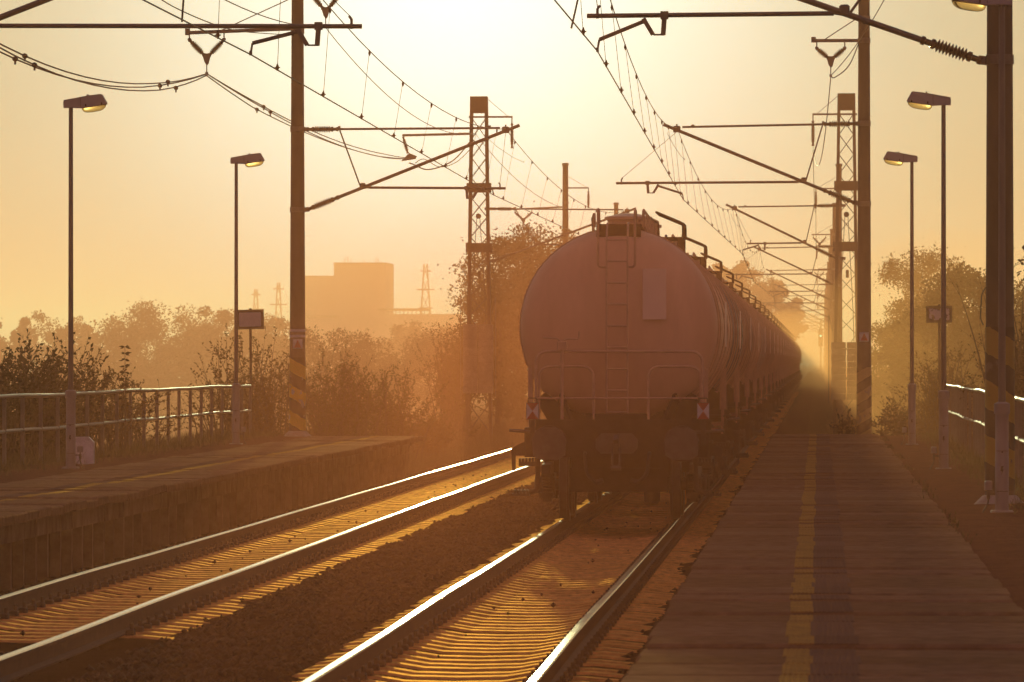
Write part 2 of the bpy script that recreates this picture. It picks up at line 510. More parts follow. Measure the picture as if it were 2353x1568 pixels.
def grid_mesh(name, xs, ys, hf, matl, smooth=False):
    X, Y = np.meshgrid(np.asarray(xs, float), np.asarray(ys, float))
    Z = hf(X, Y)
    nx, ny = len(xs), len(ys)
    me = bpy.data.meshes.new(name)
    me.vertices.add(nx * ny)
    me.vertices.foreach_set('co', np.stack([X, Y, Z], -1).astype(np.float32).ravel())
    i = np.arange(nx * ny).reshape(ny, nx)
    q = np.stack([i[:-1, :-1], i[:-1, 1:], i[1:, 1:], i[1:, :-1]], -1).reshape(-1, 4)
    me.loops.add(q.size)
    me.loops.foreach_set('vertex_index', q.ravel().astype(np.int32))
    me.polygons.add(len(q))
    me.polygons.foreach_set('loop_start', np.arange(0, q.size, 4, dtype=np.int32))
    me.update(calc_edges=True)
    me.materials.append(matl)
    if smooth:
        me.polygons.foreach_set('use_smooth', [True] * len(q))
    return link(name, me)

def ground_h(X, Y):
    near = np.clip((128 - Y) / 6, 0, 1)              # platform embankments end at 122 m
    xl = np.array([-1600, -500, -100, -45, -20, -13.6, -12.6, -9.3, -8.5, -1.2, 0.6, 2.6, 3.6, 9, 30, 200, 1600], float)
    za = np.array([-8, -9, -7, -4.2, -.9, .40, .44, -.55, -.62, -.62, -.6, .42, .42, -.3, -1.2, -3, -4], float)
    zb = np.array([-8, -9, -7, -4.2, -1.4, -.75, -.65, -.5, -.62, -.62, -.34, -.34, -.2, -.1, -1.0, -3, -4], float)
    z = near * np.interp(X, xl, za) + (1 - near) * np.interp(X, xl, zb)
    rough = np.clip((np.abs(X + 4) - 8) / 10, 0, 1)
    return z + rough * (N1(X / 9, Y / 9) * 0.5 + N2(X / 2.1, Y / 2.1) * 0.12) - 0.3 * np.clip((Y - 900) / 800, 0, 1)
gx = np.concatenate([np.linspace(-1600, -300, 14), np.linspace(-250, -60, 12), np.linspace(-50, -14, 40), np.linspace(-13.6, 4, 48), np.linspace(4.6, 30, 26), np.linspace(40, 300, 14), np.linspace(400, 1600, 8)])
gy = np.concatenate([np.linspace(-160, 20, 10), np.linspace(25, 320, 200), np.linspace(330, 700, 40), np.linspace(720, 3400, 40)])
tag(grid_mesh('ground', gx, gy, ground_h, M['ground'], True), kind='structure')

def bed_h(X, Y):
    d = np.minimum(np.abs(X - T1), np.abs(X - T2))
    z = np.interp(d, [0, .30, .62, 1.0, 1.3, 1.42, 1.9, 2.2], [-.315, -.315, -.29, -.30, -.195, -.172, -.168, -.20])
    out = np.clip((np.abs(X + 4.68) - 3.35) / 0.5, 0, 1)
    z = z - out * 0.16
    edge = np.exp(-((d - 1.15) / .22) ** 2)
    return z + N1(X / .55, Y / .55) * (0.02 + .10 * edge) + N2(X / .16, Y / .16) * (0.026 + .02 * edge) + N3(X / 1.7, Y / 1.7) * 0.03
bx = np.concatenate([np.arange(-8.95, -0.35, 0.08)])
by = np.concatenate([np.arange(24, 132, 0.11), np.arange(132, 260, 0.5), np.arange(260, 1150, 6)])
bed = tag(grid_mesh('track_bed', bx, by, bed_h, M['ballast']), kind='structure')

# loose stones, nobody could count them
def stones(name, P, s):
    n = len(P)
    r = np.random.default_rng(11)
    base = np.array([(1, 0, 0), (-1, 0, 0), (0, 1, 0), (0, -1, 0), (0, 0, .8), (0, 0, -.8)], float)
    V = base[None] * (0.6 + 0.8 * r.random((n, 6, 1)))
    a = r.random(n) * 6.283
    c, si = np.cos(a)[:, None], np.sin(a)[:, None]
    x = V[..., 0] * c - V[..., 1] * si
    y = V[..., 0] * si + V[..., 1] * c
    V = np.stack([x, y, V[..., 2]], -1) * s[:, None, None] + P[:, None]
    f = np.array([(0, 2, 4), (2, 1, 4), (1, 3, 4), (3, 0, 4), (2, 0, 5), (1, 2, 5), (3, 1, 5), (0, 3, 5)])
    F = (f[None] + (np.arange(n) * 6)[:, None, None]).reshape(-1)
    me = bpy.data.meshes.new(name)
    me.vertices.add(n * 6)
    me.vertices.foreach_set('co', V.astype(np.float32).ravel())
    me.loops.add(len(F)); me.loops.foreach_set('vertex_index', F.astype(np.int32))
    me.polygons.add(n * 8); me.polygons.foreach_set('loop_start', np.arange(0, len(F), 3, dtype=np.int32))
    me.update(calc_edges=True)
    me.materials.append(M['stone'])
    return link(name, me)
n = 52000
sy = 30 + 95 * rng.random(n) ** 1.5
sx = -8.6 + 7.6 * rng.random(n)
sz = bed_h(sx, sy)
ss = 0.016 + 0.022 * rng.random(n)
dd = np.minimum(np.abs(sx - T1), np.abs(sx - T2))
keep = (np.abs(dd - .75) > .1) & ((dd > 1.25) | (rng.random(n) < .10))
P = np.stack([sx, sy, sz + ss * .4], -1)[keep]
k2 = 120                                     # a few kicked up on to the sleepers
ty = 32 + 85 * rng.random(k2)
tcx = np.where(rng.random(k2) < .55, T1, T2) + np.clip(rng.normal(0, .3, k2), -.55, .55)
P2 = np.stack([tcx, np.round(ty / .6) * .6 + rng.uniform(-.1, .1, k2), np.full(k2, -.195)], -1)
tag(stones('ballast_gravel', np.concatenate([P, P2]), np.concatenate([ss[keep], 0.013 + .018 * rng.random(k2)])),
    'grey brown crushed ballast stones lying between and around the rails', 'gravel', kind='stuff')

# --- sleepers, rails
def sleeper_mesh():
    st = [(-1.30, -.235), (-1.22, -.205), (-.98, -.182), (-.58, -.178), (-.36, -.214), (0, -.222), (.36, -.214), (.58, -.178), (.98, -.182), (1.22, -.205), (1.30, -.235)]
    vs, fs = [], []
    for x, z in st:
        vs += [(x, -.15, -.36), (x, -.115, z - .02), (x, -.10, z), (x, .10, z), (x, .115, z - .02), (x, .15, -.36)]
    for i in range(len(st) - 1):
        for j in range(5):
            fs.append((i * 6 + j, i * 6 + 6 + j, i * 6 + 7 + j, i * 6 + 1 + j))
    fs.append((0, 1, 2, 3, 4, 5)); e = (len(st) - 1) * 6
    fs.append((e + 5, e + 4, e + 3, e + 2, e + 1, e))
    mb = MB().add(vs, fs)
    me = mb.mesh('sleeper')
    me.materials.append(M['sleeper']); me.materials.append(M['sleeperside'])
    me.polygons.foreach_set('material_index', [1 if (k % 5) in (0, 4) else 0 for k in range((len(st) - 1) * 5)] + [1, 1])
    return me
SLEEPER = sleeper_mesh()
RAILP = [(-.075, -.172), (-.075, -.158), (-.014, -.142), (-.012, -.05), (-.036, -.04), (-.036, -.010), (-.027, 0), (.027, 0), (.036, -.010), (.036, -.04), (.012, -.05), (.014, -.142), (.075, -.158), (.075, -.172)]
def rail(parent, xc, y0, y1, seed):
    ys = list(np.arange(y0, min(y1, 140), 1.5)) + list(np.arange(140, y1, 12)) + [y1]
    k = len(RAILP)
    mb = MB()
    vs, fs, ms = [], [], []
    for y in ys:
        wx = 0.006 * math.sin(y / 6.1 + seed) + 0.004 * math.sin(y / 2.7 + 2 * seed)
        wz = 0.003 * math.sin(y / 4.3 + seed) + 0.002 * math.sin(y / 1.9 + seed * 3)
        tilt = 0.03 + 0.012 * math.sin(y / 5.2 + seed)
        for x, z in RAILP:
            vs.append((xc + x + wx, y, z + wz + (x * tilt * (1 if seed % 2 else -1) if z > -.02 else 0)))
    for i in range(len(ys) - 1):
        for j in range(k):
            q = (j + 1) % k
            fs.append((i * k + j, i * k + q, (i + 1) * k + q, (i + 1) * k + j)); ms.append(0 if j in (5, 6, 7) else 1)
    mb.add(vs, fs); mb.m = ms
    return mb.build('rail', [M['railtop'], M['railrust']], parent)
def clips(parent, tc, y0, y1):
    mb = MB()
    y = y0
    while y < y1:
        for rx in (-.752, .752):
            for s in (-1, 1):
                x = tc + rx + s * .105
                mb.cbox((x, y, -.152), (.075, .13, .05), b=.012)
                mb.lathe([(0, .018), (.05, .018), (.055, .006)], (x + s * .012, y, -.13), (0, 0, 1), 6)
        y += .6
    o = mb.build('rail_fastening', M['clip'], parent)
    o['kind'] = 'stuff'
def track(tc, label, y_ind0, y_ind1, far, seed):
    t = thing('railway_track', label, 'track', (tc, 30, -.17), 'railway tracks', placed=True)
    rail(t, tc - .752, 24, far, seed); rail(t, tc + .752, 24, far, seed + 1)
    r = random.Random(seed)
    y = y_ind0
    while y < y_ind1:
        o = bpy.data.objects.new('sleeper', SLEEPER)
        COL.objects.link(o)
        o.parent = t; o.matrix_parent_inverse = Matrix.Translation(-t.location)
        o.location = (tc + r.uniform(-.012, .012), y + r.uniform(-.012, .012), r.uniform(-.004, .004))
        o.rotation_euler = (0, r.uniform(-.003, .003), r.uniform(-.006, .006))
        y += .6
    mb = MB()
    while y < 420:
        mb.box(tc - 1.3, tc + 1.3, y - .11, y + .11, -.3, -.19); y += .6
    o = mb.build('far_sleepers', M['sleeper'], t, fix=False); o['kind'] = 'stuff'
    clips(t, tc, y_ind0, 130)
    return t
track(T1, 'empty railway track with shining rails beside the far platform', 48, 190, 1100, 1)
track(T2, 'railway track carrying the tank wagons beside the near platform', 31.2, 120, 1100, 2)

# --- platforms: concrete slabs of 1 m
def slab_mesh(s):
    """s=+1: edge at -x (near platform), built from x=0 (edge) to 2.29 (back)"""
    mb = MB()
    b = .018
    prof = [(0, -.10), (0, -.016), (.016, 0), (2.285, 0), (2.29, -.01), (2.29, -.16), (.34, -.16), (.30, -.10)]
    vs, fs = [], []
    for y, k in ((.013, 1), (.013 + b, 0), (.987 - b, 0), (.987, 1)):
        for x, z in prof:
            vs.append((s * x, y, z - (b * k if z > -.02 else 0)))
    q = len(prof)
    for i in range(3):
        for j in range(q):
            jj = (j + 1) % q
            fs.append((i * q + j, i * q + jj, (i + 1) * q + jj, (i + 1) * q + j))
    fs.append(tuple(range(q))); fs.append(tuple(range(3 * q, 4 * q)))
    mb.add(vs, fs)
    return mb
def ribs_mesh(s, x0, x1):
    mb = MB()
    mb.box(min(s * x0, s * x1), max(s * x0, s * x1), .022, .978, -.004, .0016)
    x = x0
    while x < x1 - .01:
        a, c = s * (x + .004), s * (x + .022)
        p = s * .005
        mb.add([(a, .03, .001), (a + p, .03, .005), (c - p, .03, .005), (c, .03, .0), (a, .97, .0), (a + p, .97, .005), (c - p, .97, .005), (c, .97, .0)],
               [(0, 1, 5, 4), (1, 2, 6, 5), (2, 3, 7, 6), (0, 3, 2, 1), (4, 5, 6, 7)])
        x += .0285
    return mb
def mesh_of(mb, name, matl):
    import bmesh
    me = mb.mesh(name)
    bm = bmesh.new(); bm.from_mesh(me); bmesh.ops.recalc_face_normals(bm, faces=bm.faces); bm.to_mesh(me); bm.free()
    me.materials.append(matl)
    return me
def wall_unit(s):
    mb = MB()
    f = lambda x0, x1, y0, y1, z0, z1, m=0: mb.box(min(s * x0, s * x1), max(s * x0, s * x1), y0, y1, z0, z1, m)
    f(.31, .80, .015, .985, -.36, -.162)     # bearer block
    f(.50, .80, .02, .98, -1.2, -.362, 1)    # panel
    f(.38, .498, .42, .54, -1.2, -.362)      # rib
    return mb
def platform(name, s, xe, y0, y1, sd):
    top = thing(name, None, None, (xe, y0, PZ))
    top['kind'] = 'structure'
    sm = mesh_of(slab_mesh(s), 'platform_slab', M['slab'])
    ym = mesh_of(ribs_mesh(s, .80, .945), 'yellow_guide_strip', M['yellow'])
    gm = mesh_of(ribs_mesh(s, .945, 1.20), 'grooved_guide_strip', M['groove'])
    wu = wall_unit(s)
    wm = mesh_of(wu, 'wall_block', M['wall'])
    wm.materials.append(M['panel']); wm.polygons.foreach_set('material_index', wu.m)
    r = random.Random(sd)
    for i in range(int(y1 - y0)):
        o = link('platform_slab', sm, top, (r.uniform(-.014, .014), i, r.uniform(-.010, .010)))
        o.rotation_euler = (r.uniform(-.013, .011), r.uniform(-.002, .002), r.uniform(-.003, .003))
        link('yellow_guide_strip', ym, o, (0, 0, .0005)); link('grooved_guide_strip', gm, o, (0, 0, .0005))
        link('wall_block', wm, top, (r.uniform(-.008, .008), i, 0))
    return top
platform('near_platform', 1, -.98, 20, 123, 5)
platform('far_platform', -1, -8.38, 44, 121, 6)

def verge_h_right(X, Y):
    e = np.clip((X - 1.33) / .5, 0, 1)
    return PZ - .012 - .02 * (1 - e) + N1(X / .8, Y / 1.3) * .035 * e + N2(X / .2, Y / .22) * .022 - .2 * np.clip((X - 3.2) / 1.2, 0, 1) - .7 * np.clip((Y - 123) / 3, 0, 1)
tag(grid_mesh('verge_near', np.concatenate([np.arange(1.315, 2.6, .045), np.arange(2.6, 4.6, .2)]), np.concatenate([np.arange(24, 124.6, .09), [125.5, 127]]), verge_h_right, M['verge'], True), kind='structure')
def verge_h_left(X, Y):
    e = np.clip((-10.72 - X) / .5, 0, 1)
    return PZ - .012 - .02 * (1 - e) + N1(X / .8, Y / 1.3) * .05 * e + N2(X / .2, Y / .22) * .024 - .25 * np.clip((-12.9 - X) / 1.0, 0, 1) - .8 * np.clip((Y - 122.5) / 3, 0, 1)
tag(grid_mesh('verge_far', np.concatenate([np.arange(-14.4, -12.7, .2), np.arange(-12.7, -10.66, .06)]), np.concatenate([np.arange(50, 124, .12), [125, 127]]), verge_h_left, M['verge'], True), kind='structure')

# ------------------------------------------------------------------ the goods train
WL = 15.4                                   # wagon length over buffers
def arc_path(pts, r=0.12, k=5):
    """polyline with rounded corners"""
    pts = [Vector(p) for p in pts]
    out = [pts[0]]
    for i in range(1, len(pts) - 1):
        a, b, c = pts[i - 1], pts[i], pts[i + 1]
        u, w = (a - b).normalized(), (c - b).normalized()
        rr = min(r, (a - b).length * .49, (c - b).length * .49)
        p0, p2 = b + u * rr, b + w * rr
        for j in range(k + 1):
            t = j / k
            out.append((1 - t) ** 2 * p0 + 2 * t * (1 - t) * b + t * t * p2)
    out.append(pts[-1])
    return out

RT, ZT = 1.33, 2.60                          # tank radius, tank axis height
def make_wagon(paint, detail=True):
    """origin: rail level, rear buffer faces at y=0, wagon runs to y=WL"""
    t = thing('tank_wagon', 'x', 'tank wagon')
    y0, y1 = 0.95, WL - 0.95
    # tank with dished ends
    prof = [(0, .02)]
    for i in range(1, 12):
        a = i / 11 * math.pi / 2
        prof.append((.50 * (1 - math.cos(a)) ** .9, RT * math.sin(a) ** .78))
    for k in range(1, 24):
        prof.append((.5 + k / 24 * (y1 - y0 - 1.0), RT))
    prof += [(y1 - y0 - p[0], p[1]) for p in reversed(prof[:12])]
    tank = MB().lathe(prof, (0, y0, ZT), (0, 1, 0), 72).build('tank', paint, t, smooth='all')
    def rp(th, r=RT):
        return (r * math.sin(th), ZT + r * math.cos(th))
    # hoops round the barrel: welded seams and strap bands
    for k, yy in enumerate([1.52, 2.6, 3.3, 4.9, 6.4, 7.7, 9.0, 10.5, 12.1, 12.8, 13.88]):
        w, h = (.05, .012) if k % 2 else (.11, .02)
        mb = MB()
        m = 40
        vs, fs = [], []
        for i in range(m):
            a = 2 * math.pi * i / m
            for yy2, rr in ((yy - w / 2, RT - .01), (yy - w / 2, RT + h), (yy + w / 2, RT + h), (yy + w / 2, RT - .01)):
                x, z = rp(a, rr)
                vs.append((x, yy2, z))
        for i in range(m):
            j = (i + 1) % m
            for q in range(3):
                fs.append((i * 4 + q, j * 4 + q, j * 4 + q + 1, i * 4 + q + 1))
        mb.add(vs, fs)
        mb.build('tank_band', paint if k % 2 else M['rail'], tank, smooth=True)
    # underframe
    MB().box(-.62, -.48, .55, WL - .55, .98, 1.26).box(.48, .62, .55, WL - .55, .98, 1.26).box(-.47, .47, 3.0, 3.3, .9, 1.2).box(-.47, .47, WL - 3.3, WL - 3.0, .9, 1.2).build('underframe', M['frame'], t)
    for ye, sg in ((0.52, 1), (WL - 0.52, -1)):
        mb = MB()
        ya, yb = sorted((ye, ye + sg * .13))
        mb.cbox((0, (ya + yb) / 2, 1.06), (2.46, yb - ya, .40), b=.015)
        mb.build('headstock', M['frame'], t)
        # gangway deck and its front lip
        mb = MB()
        mb.box(-1.0, 1.28, min(ye, ye + sg * .62) + .0, max(ye, ye + sg * .62), 1.262, 1.29)
        mb.box(-1.08, 1.26, *sorted((ye - sg * .012, ye - sg * .05)), 1.225, 1.365)
        mb.build('end_deck', M['frame'], t)
        # saddle: sloping plates carrying the tank
        for sx in (-1, 1):
            mb = MB()
            yy = ye + sg * .75
            poly = [(.30, 1.29), (.92, 1.29), (1.12, 1.62), (.98, 1.72), (.72, 1.52), (.36, 1.38)]
            mb.prism(poly, yy - .03, yy + .03, lambda u, v, w: (sx * u, w, v))
            mb.bar((sx * .62, yy - .4 * sg, 1.29), (sx * .78, yy - .02 * sg, 1.66), .05, .14)
            mb.build('saddle', M['frame'], t)
        MB().box(-.42, .42, *sorted((ye + sg * .1, ye + sg * .16)), 1.29, 1.44).build('end_stop', M['frame'], t)
        # buffers
        for sx in (-1, 1):
            bf = MB().lathe([(0, .20), (.02, .235), (.06, .24), (.075, .13), (.32, .11), (.33, .15), (.52, .15), (.53, .19), (.545, .19)], (sx * .875, ye - sg * .545, 1.05), (0, sg, 0), 24).build('buffer', M['frame'], t, smooth=True)
            hd = MB()
            ol = [(-.19, -.14), (-.11, -.19), (.11, -.19), (.19, -.14), (.20, .05), (.15, .15), (.08, .19), (-.08, .19), (-.15, .15), (-.20, .05)]
            hd.prism(ol, -.03, .012, lambda u, v, w: (sx * .875 + u * 1.12, ye - sg * .545 + sg * w, 1.05 + v * 1.12))
            hd.build('buffer_head', M['steel'], bf)
        # draw gear
        mb = MB()
        ol = [(-.28, -.07), (-.21, -.14), (.21, -.14), (.28, -.07), (.28, .05), (.2, .13), (-.2, .13), (-.28, .05)]
        mb.prism(ol, 0, -.03 * sg, lambda u, v, w: (u, ye + w, 1.05 + v))
        cp = mb.build('coupling_plate', M['steel'], t)
        hk = MB()
        hk.bar((0, ye, 1.06), (0, ye - sg * .28, 1.06), .06, .11)
        hk.bar((0, ye - sg * .22, 1.06), (0, ye - sg * .36, 1.13), .06, .07)
        hk.tube(arc_path([(-.05, ye - sg * .22, 1.05), (-.05, ye - sg * .26, .74), (.05, ye - sg * .26, .74), (.05, ye - sg * .22, 1.05)], .05), .018, 6)
        hk.lathe([(0, .03), (.14, .03)], (-.07, ye - sg * .26, .72), (1, 0, 0), 8)
        hk.bar((-.12, ye - sg * .2, 1.10), (-.12, ye - sg * .2, .98), .03, .05).bar((.12, ye - sg * .2, 1.10), (.12, ye - sg * .2, .98), .03, .05)
        hk.build('draw_hook', M['steel'], cp)
        for sx in (-.42, .44):
            mb = MB().tube(arc_path([(sx, ye - .02 * sg, .92), (sx, ye - .16 * sg, .90), (sx * .92, ye - .18 * sg, .62), (sx * .6, ye - .16 * sg, .52)], .1), .025, 7)
            mb.lathe([(0, .035), (.09, .035)], (sx * .62, ye - .16 * sg, .53), (-.9 if sx > 0 else .9, 0, .3), 8)
            mb.build('brake_hose', M['cable'], t)
        # end railing hoops
        yr = ye + sg * .10
        if sg == 1:
            MB().tube(arc_path([(-1.08, yr, 1.3), (-1.08, yr, 2.27), (1.14, yr, 2.27), (1.14, yr, 1.3)], .17, 6), .019, 8).build('end_railing', M['rail'], t, smooth=True)
            MB().tube(arc_path([(-1.04, yr + .012, 1.3), (-1.04, yr + .012, 2.07), (-.31, yr + .012, 2.07), (-.31, yr + .012, 1.3)], .17, 6), .018, 8).build('end_railing', M['rail'], t, smooth=True)
            MB().tube(arc_path([(.42, yr + .012, 1.3), (.42, yr + .012, 2.07), (1.12, yr + .012, 2.07), (1.12, yr + .012, 1.3)], .17, 6), .018, 8).build('end_railing', M['rail'], t, smooth=True)
            MB().tube([(-1.06, yr - .02, 1.645), (1.08, yr - .02, 1.645)], .014, 7).build('railing_crossbar', M['rail'], t, smooth=True)
            # hand brake
            hb = MB().tube([(-.73, yr - .04, 1.29), (-.73, yr - .04, 2.33)], .022, 8).build('brake_column', M['rail'], t, smooth=True)
            MB().cbox((-.73, yr - .04, 2.35), (.13, .1, .11), b=.01).build('gear_box', M['rail'], hb)
            MB().tube(arc_path([(-.98, yr - .06, 2.455), (-.79, yr - .06, 2.44), (-.75, yr - .06, 2.405), (-.71, yr - .06, 2.405), (-.67, yr - .06, 2.44), (-.51, yr - .06, 2.43), (-.50, yr - .06, 2.54)], .03, 3), .012, 7).build('crank', M['rail'], hb, smooth=True)
            # ladder on the end of the tank
            ld = MB()
            ly = y0 - .12
            for x in (-.145, .135):
                ld.tube(arc_path([(x, ly, 1.30), (x, ly, 3.75), (x, ly + .25, 3.99), (x, ly + .5, 4.0)], .1), .013, 7)
            ld = ld.build('ladder', M['rail'], t, smooth=True)
            for k in range(9):
                z = 1.46 + .288 * k
                MB().tube([(-.145, ly, z), (.135, ly, z)], .013, 7).build('rung', M['rail'], ld, smooth=True)
            for x, s2 in ((-.26, 1), (.235, -1)):
                MB().tube(arc_path([(x + s2 * .10, ly + .06, 3.40), (x, ly - .02, 3.40), (x, ly - .02, 4.16 + (.0 if s2 < 0 else .02)), (x, ly + .34, 4.16), (x, ly + .46, 3.98)], .06), .017, 8).build('grab_rail', M['rail'], t, smooth=True)
            MB().cbox((-.31, y0 + .08, 2.62), (.165, .10, .165), b=.02).build('inspection_box', M['rail'], tank)
            # flat data plate standing off the dish
            mb = MB().box(.335, .65, y0 - .03, y0 - .015, 2.70, 3.38)
            mb.box(.36, .39, y0 - .015, y0 + .2, 2.9, 2.94).box(.36, .39, y0 - .015, y0 + .2, 3.2, 3.24).box(.6, .63, y0 - .015, y0 + .25, 2.9, 2.94).box(.6, .63, y0 - .015, y0 + .25, 3.2, 3.24)
            mb.build('data_plate', M['label'], tank)
    # walkway along the crown, railings that fold out over the domes
    mb = MB().box(-.30, .30, y0 + .32, y1 - .32, ZT + RT + .03, ZT + RT + .055)
    mb.box(-.30, .30, y0 + .30, y0 + .318, ZT + RT - .12, ZT + RT + .055)
    for yy in np.arange(y0 + .7, y1 - .5, 1.45):
        mb.box(-.26, .26, yy, yy + .05, ZT + RT - .05, ZT + RT + .028)
    mb.build('walkway', M['frame'], t)
    for yy in (5.3, 7.7, 10.1):
        MB().lathe([(0, .30), (.16, .30), (.17, .34), (.21, .34), (.22, .30), (.26, .1)], (0, yy, ZT + RT + .04), (0, 0, 1), 18).build('manhole_dome', paint, t, smooth=True)
    for sx, zt, yl in ((-1, 4.12, 1.7), (1, 4.16, 5.6)):
        x = sx * .33
        mb = MB()
        mb.tube(arc_path([(x, y0 + .5, 3.95), (x, y0 + .45, zt + .02), (x + sx * .03, y0 + yl * .4, zt - .05), (x + sx * .06, y0 + yl - .4, zt - .03), (x + sx * .06, y0 + yl, 3.92)], .08, 4), .02, 7)
        for yy in np.arange(y0 + .75, y0 + yl - .2, .95):
            mb.tube([(x + sx * .02, yy, 3.90), (x + sx * .04, yy, zt - .03)], .012, 5)
        mb.build('walkway_railing', M['rail'], t, smooth=True)
    # fold-out service platforms on the shoulder
    for sx, yc in ((1, 5.7),):
        mb = MB()
        mb.box(min(sx * .34, sx * .78), max(sx * .34, sx * .78), yc - .75, yc + .75, 3.86, 3.89)
        mb.box(min(sx * .70, sx * .78), max(sx * .70, sx * .78), yc - .75, yc - .69, 3.55, 3.88)
        mb.box(min(sx * .70, sx * .78), max(sx * .70, sx * .78), yc + .69, yc + .75, 3.55, 3.88)
        mb.tube(arc_path([(sx * .40, yc - .72, 4.24), (sx * .78, yc - .72, 4.08), (sx * .78, yc - .72, 3.88)], .05), .02, 6)
        mb.tube(arc_path([(sx * .40, yc + .72, 4.24), (sx * .78, yc + .72, 4.08), (sx * .78, yc + .72, 3.88)], .05), .02, 6)
        mb.tube([(sx * .78, yc - .72, 4.08), (sx * .78, yc + .72, 4.08)], .016, 6)
        mb.tube([(sx * .40, yc - .72, 4.24), (sx * .40, yc + .72, 4.24)], .016, 6)
        mb.build('service_platform', M['frame'], t)
    # side catwalk posts, steps, hand bars at both ends
    for sx in (-1, 1):
        for ye, sg in ((0.52, 1), (WL - 0.52, -1)):
            ym = ye + sg * .45
            mb = MB()
            mb.bar((sx * 1.18, ym, 1.12), (sx * 1.18, ym, 2.05), .045, .03, (0, 1, 0))
            mb.bar((sx * 1.18, ym + sg * .55, 1.0), (sx * 1.18, ym + sg * .55, 1.95), .035, .03, (0, 1, 0))
            mb.bar((sx * .6, ym, 1.15), (sx * 1.2, ym, 1.15), .05, .06)
            mb.bar((sx * .62, ym + sg * .55, 1.12), (sx * 1.2, ym + sg * .55, 1.05), .05, .05)
            mb.build('corner_post', M['rail'], t)
            MB().tube(arc_path([(sx * 1.0, ye - sg * .02, 1.19), (sx * 1.43, ye - sg * .02, 1.20 + .02)], .05), .022, 8).build('shunter_handle', M['steel'], t, smooth=True)
            # triangular step bracket and tread
            mb = MB()
            poly = [(.95, 1.12), (1.15, 1.11), (1.40, .98), (1.41, .96), (1.395, .68), (1.35, .68), (1.35, .88), (1.12, .88), (.95, .9)]
            mb.prism(poly, ye + sg * .04, ye + sg * .09, lambda u, v, w: (sx * u, w, v))
            mb.build('step_bracket', M['frame'], t)
            mb = MB()
            for k in range(6):
                xx = 1.06 + k * .043
                mb.box(*sorted((sx * xx, sx * (xx + .026))), *sorted((ye - sg * .1, ye + sg * .16)), .80, .855 - .002 * k)
            mb.box(*sorted((sx * 1.04, sx * 1.30)), *sorted((ye - sg * .1, ye + sg * .16)), .745, .80)
            st = mb.build('step', M['frame'], t)
            mb = MB()
            mb.tube(arc_path([(sx * 1.05, ye + .02 * sg, .84), (sx * 1.05, ye + .02 * sg, .42), (sx * 1.20, ye + .02 * sg, .385)], .16, 5), .035, 8)
            for k in range(5):
                xx = 1.17 + k * .043
                mb.box(*sorted((sx * xx, sx * (xx + .027))), *sorted((ye - sg * .1, ye + sg * .14)), .38, .425)
            mb.box(*sorted((sx * 1.16, sx * 1.39)), *sorted((ye - sg * .1, ye + sg * .14)), .345, .382)
            mb.build('lower_step', M['frame'], t)
        # longitudinal pipe and side label boards
        MB().tube([(sx * .98, 4.2, 1.12), (sx * .98, WL - 4.2, 1.12)], .03, 6).build('side_pipe', M['frame'], t)
        MB().box(*sorted((sx * .66, sx * .70)), 5.0, 6.3, .72, 1.2).build('label_board', M['frame'], t)
        MB().box(*sorted((sx * (RT + .004), sx * (RT + .012))), 6.9, 8.1, 2.35, 3.0).build('side_plate', M['label'], t)
    # air tank and brake gear between the bogies
    MB().lathe([(0, .1), (.04, .19), (1.2, .19), (1.24, .1)], (-.2, 6.6, .78), (0, 1, 0), 14).build('air_reservoir', M['frame'], t, smooth=True)
    MB().lathe([(0, .22), (.3, .22), (.34, .12), (.9, .12), (.95, .08)], (.25, 8.2, 1.0), (0, 0, -1), 14).build('outlet_valve', M['frame'], t, smooth=True)
    # bogies
    for yb in (2.95, WL - 2.95):
        bg = MB()
        bg.box(-1.0, 1.0, yb - .22, yb + .22, .62, .92)
        bg.box(-.66, .66, yb - 1.55, yb - 1.42, .38, .70).box(-.66, .66, yb + 1.42, yb + 1.55, .38, .70)
        for sx in (-1, 1):
            poly = [(-1.35, .62), (-1.2, .74), (-.55, .76), (-.35, .92), (.35, .92), (.55, .76), (1.2, .74), (1.35, .62), (1.2, .56), (.6, .58), (.4, .44), (-.4, .44), (-.6, .58), (-1.2, .56)]
            bg.prism(poly, sx * .94, sx * 1.06, lambda u, v, w: (w, yb + u, v))
        bogie = bg.build('bogie_frame', M['frame'], t)
        for ya in (yb - .9, yb + .9):
            MB().tube([(-.98, ya, .46), (.98, ya, .46)], .075, 10).build('axle', M['steel'], bogie, smooth=True)
            for sx in (-1, 1):
                MB().lathe([(0, .435), (.005, .46), (.10, .465), (.105, .495), (.135, .495), (.136, .40), (.09, .38), (.09, .14), (.16, .12), (.16, .08)], (sx * .82, ya, .462), (-sx, 0, 0), 30).build('wheel', M['steel'], t, smooth=True)
                mb = MB().cbox((sx * 1.0, ya, .45), (.22, .26, .26), b=.03)
                mb.lathe([(0, .11), (.05, .11), (.06, .06)], (sx * 1.11, ya, .46), (sx, 0, 0), 12)
                for dy in (-.26, .26):
                    for k in range(6):
                        mb.lathe([(0, .07), (.02, .085), (.04, .07)], (sx * .99, ya + dy, .36 + k * .042), (0, 0, 1), 10)
                mb.box(*sorted((sx * .9, sx * 1.09)), ya - .36, ya + .36, .29, .36)
                mb.box(*sorted((sx * .93, sx * 1.05)), ya - .14, ya + .14, .235, .29)
                mb.build('axle_box', M['frame'], bogie)
            MB().box(-.62, .62, ya - .56, ya - .50, .44, .52).build('brake_beam', M['frame'], bogie)
    return t

